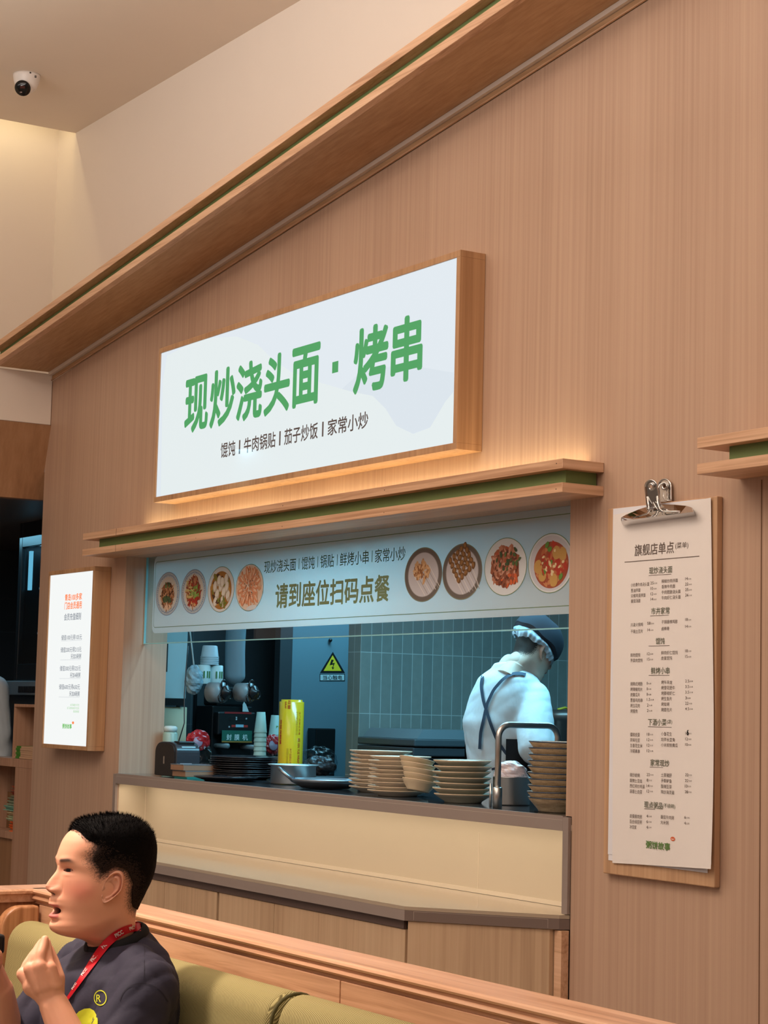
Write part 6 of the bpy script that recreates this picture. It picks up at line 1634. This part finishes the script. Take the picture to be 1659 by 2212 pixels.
# the dark phone in his right hand
b = MB(); c_ = H1(-6, 2036, 3.70); b.box(c_[0] - .03, c_[0] + .03, c_[1] - .022, c_[1] + .005, c_[2] - .018, c_[2] + .018, BLACK)
tag(b.build('phone', None, .006, 3), "dark phone at left edge of photo held in the boy's right hand", 'phone')
# ------------------------------------------------------------------ the cook behind the counter, seen from behind
CD = 8.42
cO = at(1143, 1406, CD + .07)
CF, CR, CU = np.array((0, 1.0, 0)), np.array((1.0, 0, 0)), np.array((0, 0, 1.0))
cook = thing('person', 'cook in white shirt, dark cap and crossed apron straps bending over stove', 'person', (cO[0], cO[1], .12))
pit, yw = math.radians(36), math.radians(4)
f0 = CF * math.cos(yw) + CR * math.sin(yw)
cf = f0 * math.cos(pit) - CU * math.sin(pit); cu = CU * math.cos(pit) + f0 * math.sin(pit); cl = np.cross(cu, cf)
def cw(V): V = np.asarray(V) * 1.06; return cO + V[..., 0:1] * cf + V[..., 1:2] * cl + V[..., 2:3] * cu
CS = (214, 186, 166)
Vh2, Fh2, Ch2, hm2, Vg2, Ng2 = head_mesh(110, 170, 0, CS, 3)
keep = Vh2[:, 2] > -.100
body = Body(); body.add(cw(Vh2), Fh2, Ch2)
for s_ in (1, -1):
    v, f, c_ = ear_mesh(s_, sk=(206, 160, 140)); body.add(cw(v), f, c_)
P = lambda px, py, d: at(px, py, d)
b = MB(); c7 = P(1102, 1450, 8.50)
chain(b, [cw(np.array((-.008, 0, -.07))), cw(np.array((-.008, 0, -.07))) * .5 + c7 * .5, c7 + CF * .02], [.054, .054, .040], SKIN)
spine = [(1101, 1440, 8.50), (1090, 1490, 8.52), (1083, 1560, 8.52), (1086, 1640, 8.5), (1092, 1720, 8.5)]
sp3 = [P(*q) for q in spine]
loft(b, [(sp3[0], CF * .045, CR * .055), (P(1098, 1475, 8.51), CF * .07, CR * .11), (P(1094, 1505, 8.52), CF * .10, CR * .15), (sp3[2], CF * .11, CR * .17), (sp3[3], CF * .10, CR * .155), (sp3[4], CF * .105, CR * .16)], SKIN)
shR = P(1096, 1508, 8.52) + CR * .150 + CF * .03; elR = P(1160, 1622, 8.26); haR = P(1204, 1628, 8.52)
shL = P(1096, 1508, 8.52) - CR * .150 + CF * .02; elL = shL + np.array((-.06, .10, -.26)); haL = elL + np.array((.06, .20, -.02))
pelv = sp3[4] + CU * -.05
for s_ in (1, -1):
    hp = pelv + CR * .09 * s_; kn = np.array((hp[0], hp[1] + .05, .58)); an = np.array((hp[0], hp[1] + .0, .2))
    chain(b, [hp, kn, an], [.085, .06, .045], SKIN); chain(b, [np.array((an[0], an[1], .165)), np.array((an[0], an[1] + .15, .155))], [.04, .03], SKIN)
V, Fc, _ = fuse(b, .009, 5); body.add(V, Fc, lin(*CS))
b = MB()
for sh_, el_, ha_, sg in ((shR, elR, haR, 1), (shL, elL, haL, -1)):
    chain(b, [sh_, el_], [.045, .042], SKIN); chain(b, [el_, el_ + (ha_ - el_) * .4, ha_], [.042, .042, .028], SKIN)
    d = (ha_ - el_) / np.linalg.norm(ha_ - el_); sd = np.cross(d, CU); sd /= np.linalg.norm(sd)
    pc_ = ha_ + d * .05; capsule(b, ha_, pc_, .027, .03, SKIN); capsule(b, pc_ - sd * .022, pc_ + sd * .022, .017, .017, SKIN)
    for k in range(4):
        r0 = pc_ + sd * (k - 1.5) * .019 + d * .02; L_ = (.036, .042, .040, .032)[k]
        chain(b, [r0, r0 + d * L_, r0 + d * (L_ + .02) - CU * .022, r0 + d * (L_ + .012) - CU * .044], [.0105, .0095, .0088, .0075], SKIN)
    chain(b, [ha_ - sd * .02 * sg, ha_ - sd * .045 * sg + d * .03 - CU * .01, ha_ - sd * .04 * sg + d * .06 - CU * .02], [.014, .0115, .009], SKIN)
V, Fc, _ = fuse(b, .0042, 4); body.add(V, Fc, lin(*CS)); body.build('body', cook, SKIN)
# shirt
WSH = mat('white cotton shirt', srgb(226, 230, 232), .8); t = NT(WSH); t.bump(t.noise(t.map(t.pos(), (9, 9, 3)), 3, 3), .35, .01)
b = MB()
loft(b, [(P(1104, 1432, 8.50), CF * .072, CR * .075), (P(1103, 1446, 8.50), CF * .085, CR * .095), (P(1099, 1466, 8.51), CF * .118, CR * .155), (P(1096, 1500, 8.52), CF * .142, CR * .195), (P(1091, 1530, 8.52), CF * .148, CR * .205), (sp3[2], CF * .150, CR * .205), (sp3[3], CF * .138, CR * .185), (sp3[4], CF * .135, CR * .185), (sp3[4] - CU * .06, CF * .13, CR * .18)], WSH)
for sh_, el_ in ((shR, elR), (shL, elL)):
    e2 = sh_ + (el_ - sh_) * .93
    chain(b, [sp3[1] + (sh_ - sp3[1]) * .6 - CU * .01, sh_, sh_ + (e2 - sh_) * .5, e2], [.070, .074, .082, .080], WSH)
csh, Vs, Fs = cloth(b, .0095, 'shirt', cook, WSH, .0042, 12, 5, 30, 5)
# stand collar
b = MB(); hp_ = cw(np.array((-.008, 0, -.07))); nk = c7 + (hp_ - c7) * .22 - CF * .006; ax_ = (cw(np.array((-.008, 0, -.10))) - nk); ax_ /= np.linalg.norm(ax_)
e1 = np.cross(CR, ax_); e1 /= np.linalg.norm(e1)
def fn(u, v):
    a = 2 * math.pi * u; return nk + ax_ * (-.045 + .062 * v) + CR * (.074 - .008 * v) * math.cos(a) + e1 * (.070 - .008 * v) * math.sin(a)
b.grid(fn, 40, 5, WSH, True, True); b.grid(lambda u, v: np.array(fn(u, v)) + (nk - np.array(fn(u, v))) * .05, 40, 5, WSH, True, True); b.build('collar', csh)
tree2 = bvh((Vs, Fs))
STRAP = mat('navy strap', srgb(52, 66, 84), .7); APR = mat('black apron', srgb(20, 20, 24), .8)
def fn(u, v):
    a = math.radians(-38 + 256 * u); rr_ = 1.05 + .02 * math.sin(11 * u)
    c = sp3[3] + CU * (.09 - .62 * v); return c + CR * .19 * rr_ * math.cos(a) + CF * .150 * rr_ * math.sin(a)
b = MB(); b.grid(fn, 40, 12, APR); b.grid(lambda u, v: np.array(fn(u, v)) * 1.0 + (sp3[3] + CU * (.09 - .62 * v) - np.array(fn(u, v))) * .03, 40, 12, APR); ap = b.build('apron', cook)
for pts in ([(1056, 1444), (1046, 1454), (1041, 1463), (1039, 1483), (1044, 1514), (1050, 1533), (1060, 1565), (1072, 1596), (1088, 1621), (1108, 1645)],
            [(1136, 1457), (1124, 1454), (1110, 1454), (1098, 1459), (1086, 1467), (1066, 1490), (1052, 1520), (1045, 1552), (1038, 1582), (1036, 1618)]):
    b, _ = ribbon(tree2, pts, 6.5, STRAP, None, .012); b.build('strap', ap)
b, _ = ribbon(tree2, [(1062, 1662), (1085, 1656), (1110, 1651)], 5, STRAP, None, .012); b.build('waist_tie', ap)
q = hit(tree2, 1112, 1652, .014)
if q is not None: MB().lathe([(.006, 0), (.011, .001), (.011, .004), (.006, .005)], q, STEEL, 20, tuple(CAM - q), True, False).build('eyelet', ap)
TRC = mat('cook trousers', srgb(44, 46, 52), .8); b = MB()
for s_ in (1, -1):
    hp = pelv + CR * .09 * s_; chain(b, [hp, np.array((hp[0], hp[1] + .05, .58)), np.array((hp[0], hp[1], .22))], [.105, .075, .06], TRC)
cloth(b, .012, 'trousers', cook, TRC, .004, 5, 4)
for s_ in (1, -1):
    hp = pelv + CR * .09 * s_; b = MB(); chain(b, [np.array((hp[0], hp[1], .172)), np.array((hp[0], hp[1] + .17, .162))], [.05, .04], BLACK); V, Fc, _ = fuse(b, .007, 4); V[:, 2] = np.maximum(V[:, 2], .1215); MB().add(V, Fc, BLACK, True).build('shoe', cook)
# cap and hair net
CAPM = mat('dark cap cloth', srgb(40, 44, 54), .85); NET = mat('white hair net', srgb(206, 216, 226), .7, alpha=.8)
def capf(u, v):
    a = 2 * math.pi * u; e = v
    r_ = math.sin(min(1, e * 1.02) * math.pi / 2) ** .8
    x, y = .004 + .118 * r_ * math.cos(a), .094 * r_ * math.sin(a)
    z = .152 - .098 * e ** 2.4 + .012 * math.cos(a) * (-1) * e - .004 * math.sin(6 * a) * e
    return cw(np.array((x, y, z)))
b = MB(); b.grid(capf, 56, 20, CAPM, True, True)
b.grid(lambda u, v: cw(np.array((.004 + (.118 - .016 * v) * math.cos(2 * math.pi * u), (.094 - .016 * v) * math.sin(2 * math.pi * u), .054 - .012 * math.cos(2 * math.pi * u) - .004 * math.sin(12 * math.pi * u) - .014 * v))), 56, 4, CAPM, True, True)
b.build('cap', cook)
rg = np.random.RandomState(2); ph = rg.rand(6) * 6.28
def netf(u, v):
    a = 2 * math.pi * u; ruf = .004 * math.sin(17 * a + ph[0]) + .003 * math.sin(29 * a + ph[1])
    zz = .046 - .010 * math.cos(a) - v * (.036 + .010 * math.sin(3 * a + ph[2]) + .006 * math.sin(7 * a + ph[3]) - .008 * max(0, math.cos(a)))
    bul = .010 * math.sin(math.pi * v) + ruf * v
    return cw(np.array((.002 + (.101 + bul - .006 * v) * math.cos(a), (.080 + bul - .002 * v) * math.sin(a), zz)))
b = MB(); b.grid(netf, 160, 12, NET, True, True); b.build('hair_net', cook)

# ------------------------------------------------------------------ person cut off by the left edge, in the passage
pd = 11.45
pO = P(-52, 1545, pd); ps = thing('person', 'person in pale shirt and black trousers cut off by left edge of photo', 'person', (pO[0], pO[1], 0))
QF, QR = np.array((-.35, .94, 0)), np.array((.94, .35, 0))
def qw(x, y, z): return pO + QF * x + QR * y + CU * z
b = MB()
loft(b, [(qw(0, 0, .26), QF * .05, QR * .05), (qw(0, 0, .21), QF * .07, QR * .14), (qw(0, 0, .12), QF * .1, QR * .17), (qw(0, 0, -.2), QF * .09, QR * .14), (qw(0, 0, -.45), QF * .1, QR * .16)], SKIN)
chain(b, [qw(0, 0, .2), qw(.0, 0, .31)], [.052, .048], SKIN); pass
for s_ in (1, -1):
    chain(b, [qw(0, .16 * s_, .17), qw(.0, .20 * s_, -.1), qw(.05, .2 * s_, -.34)], [.05, .042, .03], SKIN); chain(b, [qw(.05, .2 * s_, -.34), qw(.07, .2 * s_, -.43)], [.03, .022], SKIN)
    chain(b, [qw(0, .09 * s_, -.5), qw(.02, .09 * s_, -.95), qw(0, .09 * s_, -pO[2] + .1)], [.085, .06, .045], SKIN); chain(b, [qw(0, .09 * s_, -pO[2] + .05), qw(.15, .09 * s_, -pO[2] + .04)], [.045, .035], SKIN)
V, Fc, _ = fuse(b, .008, 4); V[:, 2] = np.maximum(V[:, 2], .003); bd = Body(); bd.add(V, Fc, lin(206, 170, 150)); bd.add(pO + CU * .40 + Vh2[:, 0:1] * QF - Vh2[:, 1:2] * QR + Vh2[:, 2:3] * CU, Fh2, Ch2)
for s_ in (1, -1):
    v, f, c_ = ear_mesh(s_, sk=(206, 160, 140)); bd.add(pO + CU * .40 + v[:, 0:1] * QF - v[:, 1:2] * QR + v[:, 2:3] * CU, f, c_)
bd.build('body', ps, SKIN)
PSH = mat('pale work shirt', srgb(196, 206, 214), .8); b = MB()
loft(b, [(qw(0, 0, .25), QF * .075, QR * .08), (qw(0, 0, .21), QF * .1, QR * .15), (qw(0, 0, .12), QF * .13, QR * .195), (qw(0, 0, -.2), QF * .125, QR * .18), (qw(0, 0, -.42), QF * .14, QR * .2)], PSH)
for s_ in (1, -1): chain(b, [qw(0, .15 * s_, .15), qw(.0, .20 * s_, -.1), qw(.045, .2 * s_, -.30)], [.085, .075, .06], PSH)
cloth(b, .009, 'shirt', ps, PSH, .006, 7, 5, 34)
b = MB()
for s_ in (1, -1): chain(b, [qw(0, .085 * s_, -.46), qw(.02, .09 * s_, -.95), qw(0, .09 * s_, -pO[2] + .12)], [.115, .08, .065], TRC)
cloth(b, .012, 'trousers', ps, BLACK, .004, 8, 4)

# ------------------------------------------------------------------ tidy up
bpy.data.objects.remove(_fo, do_unlink=True)
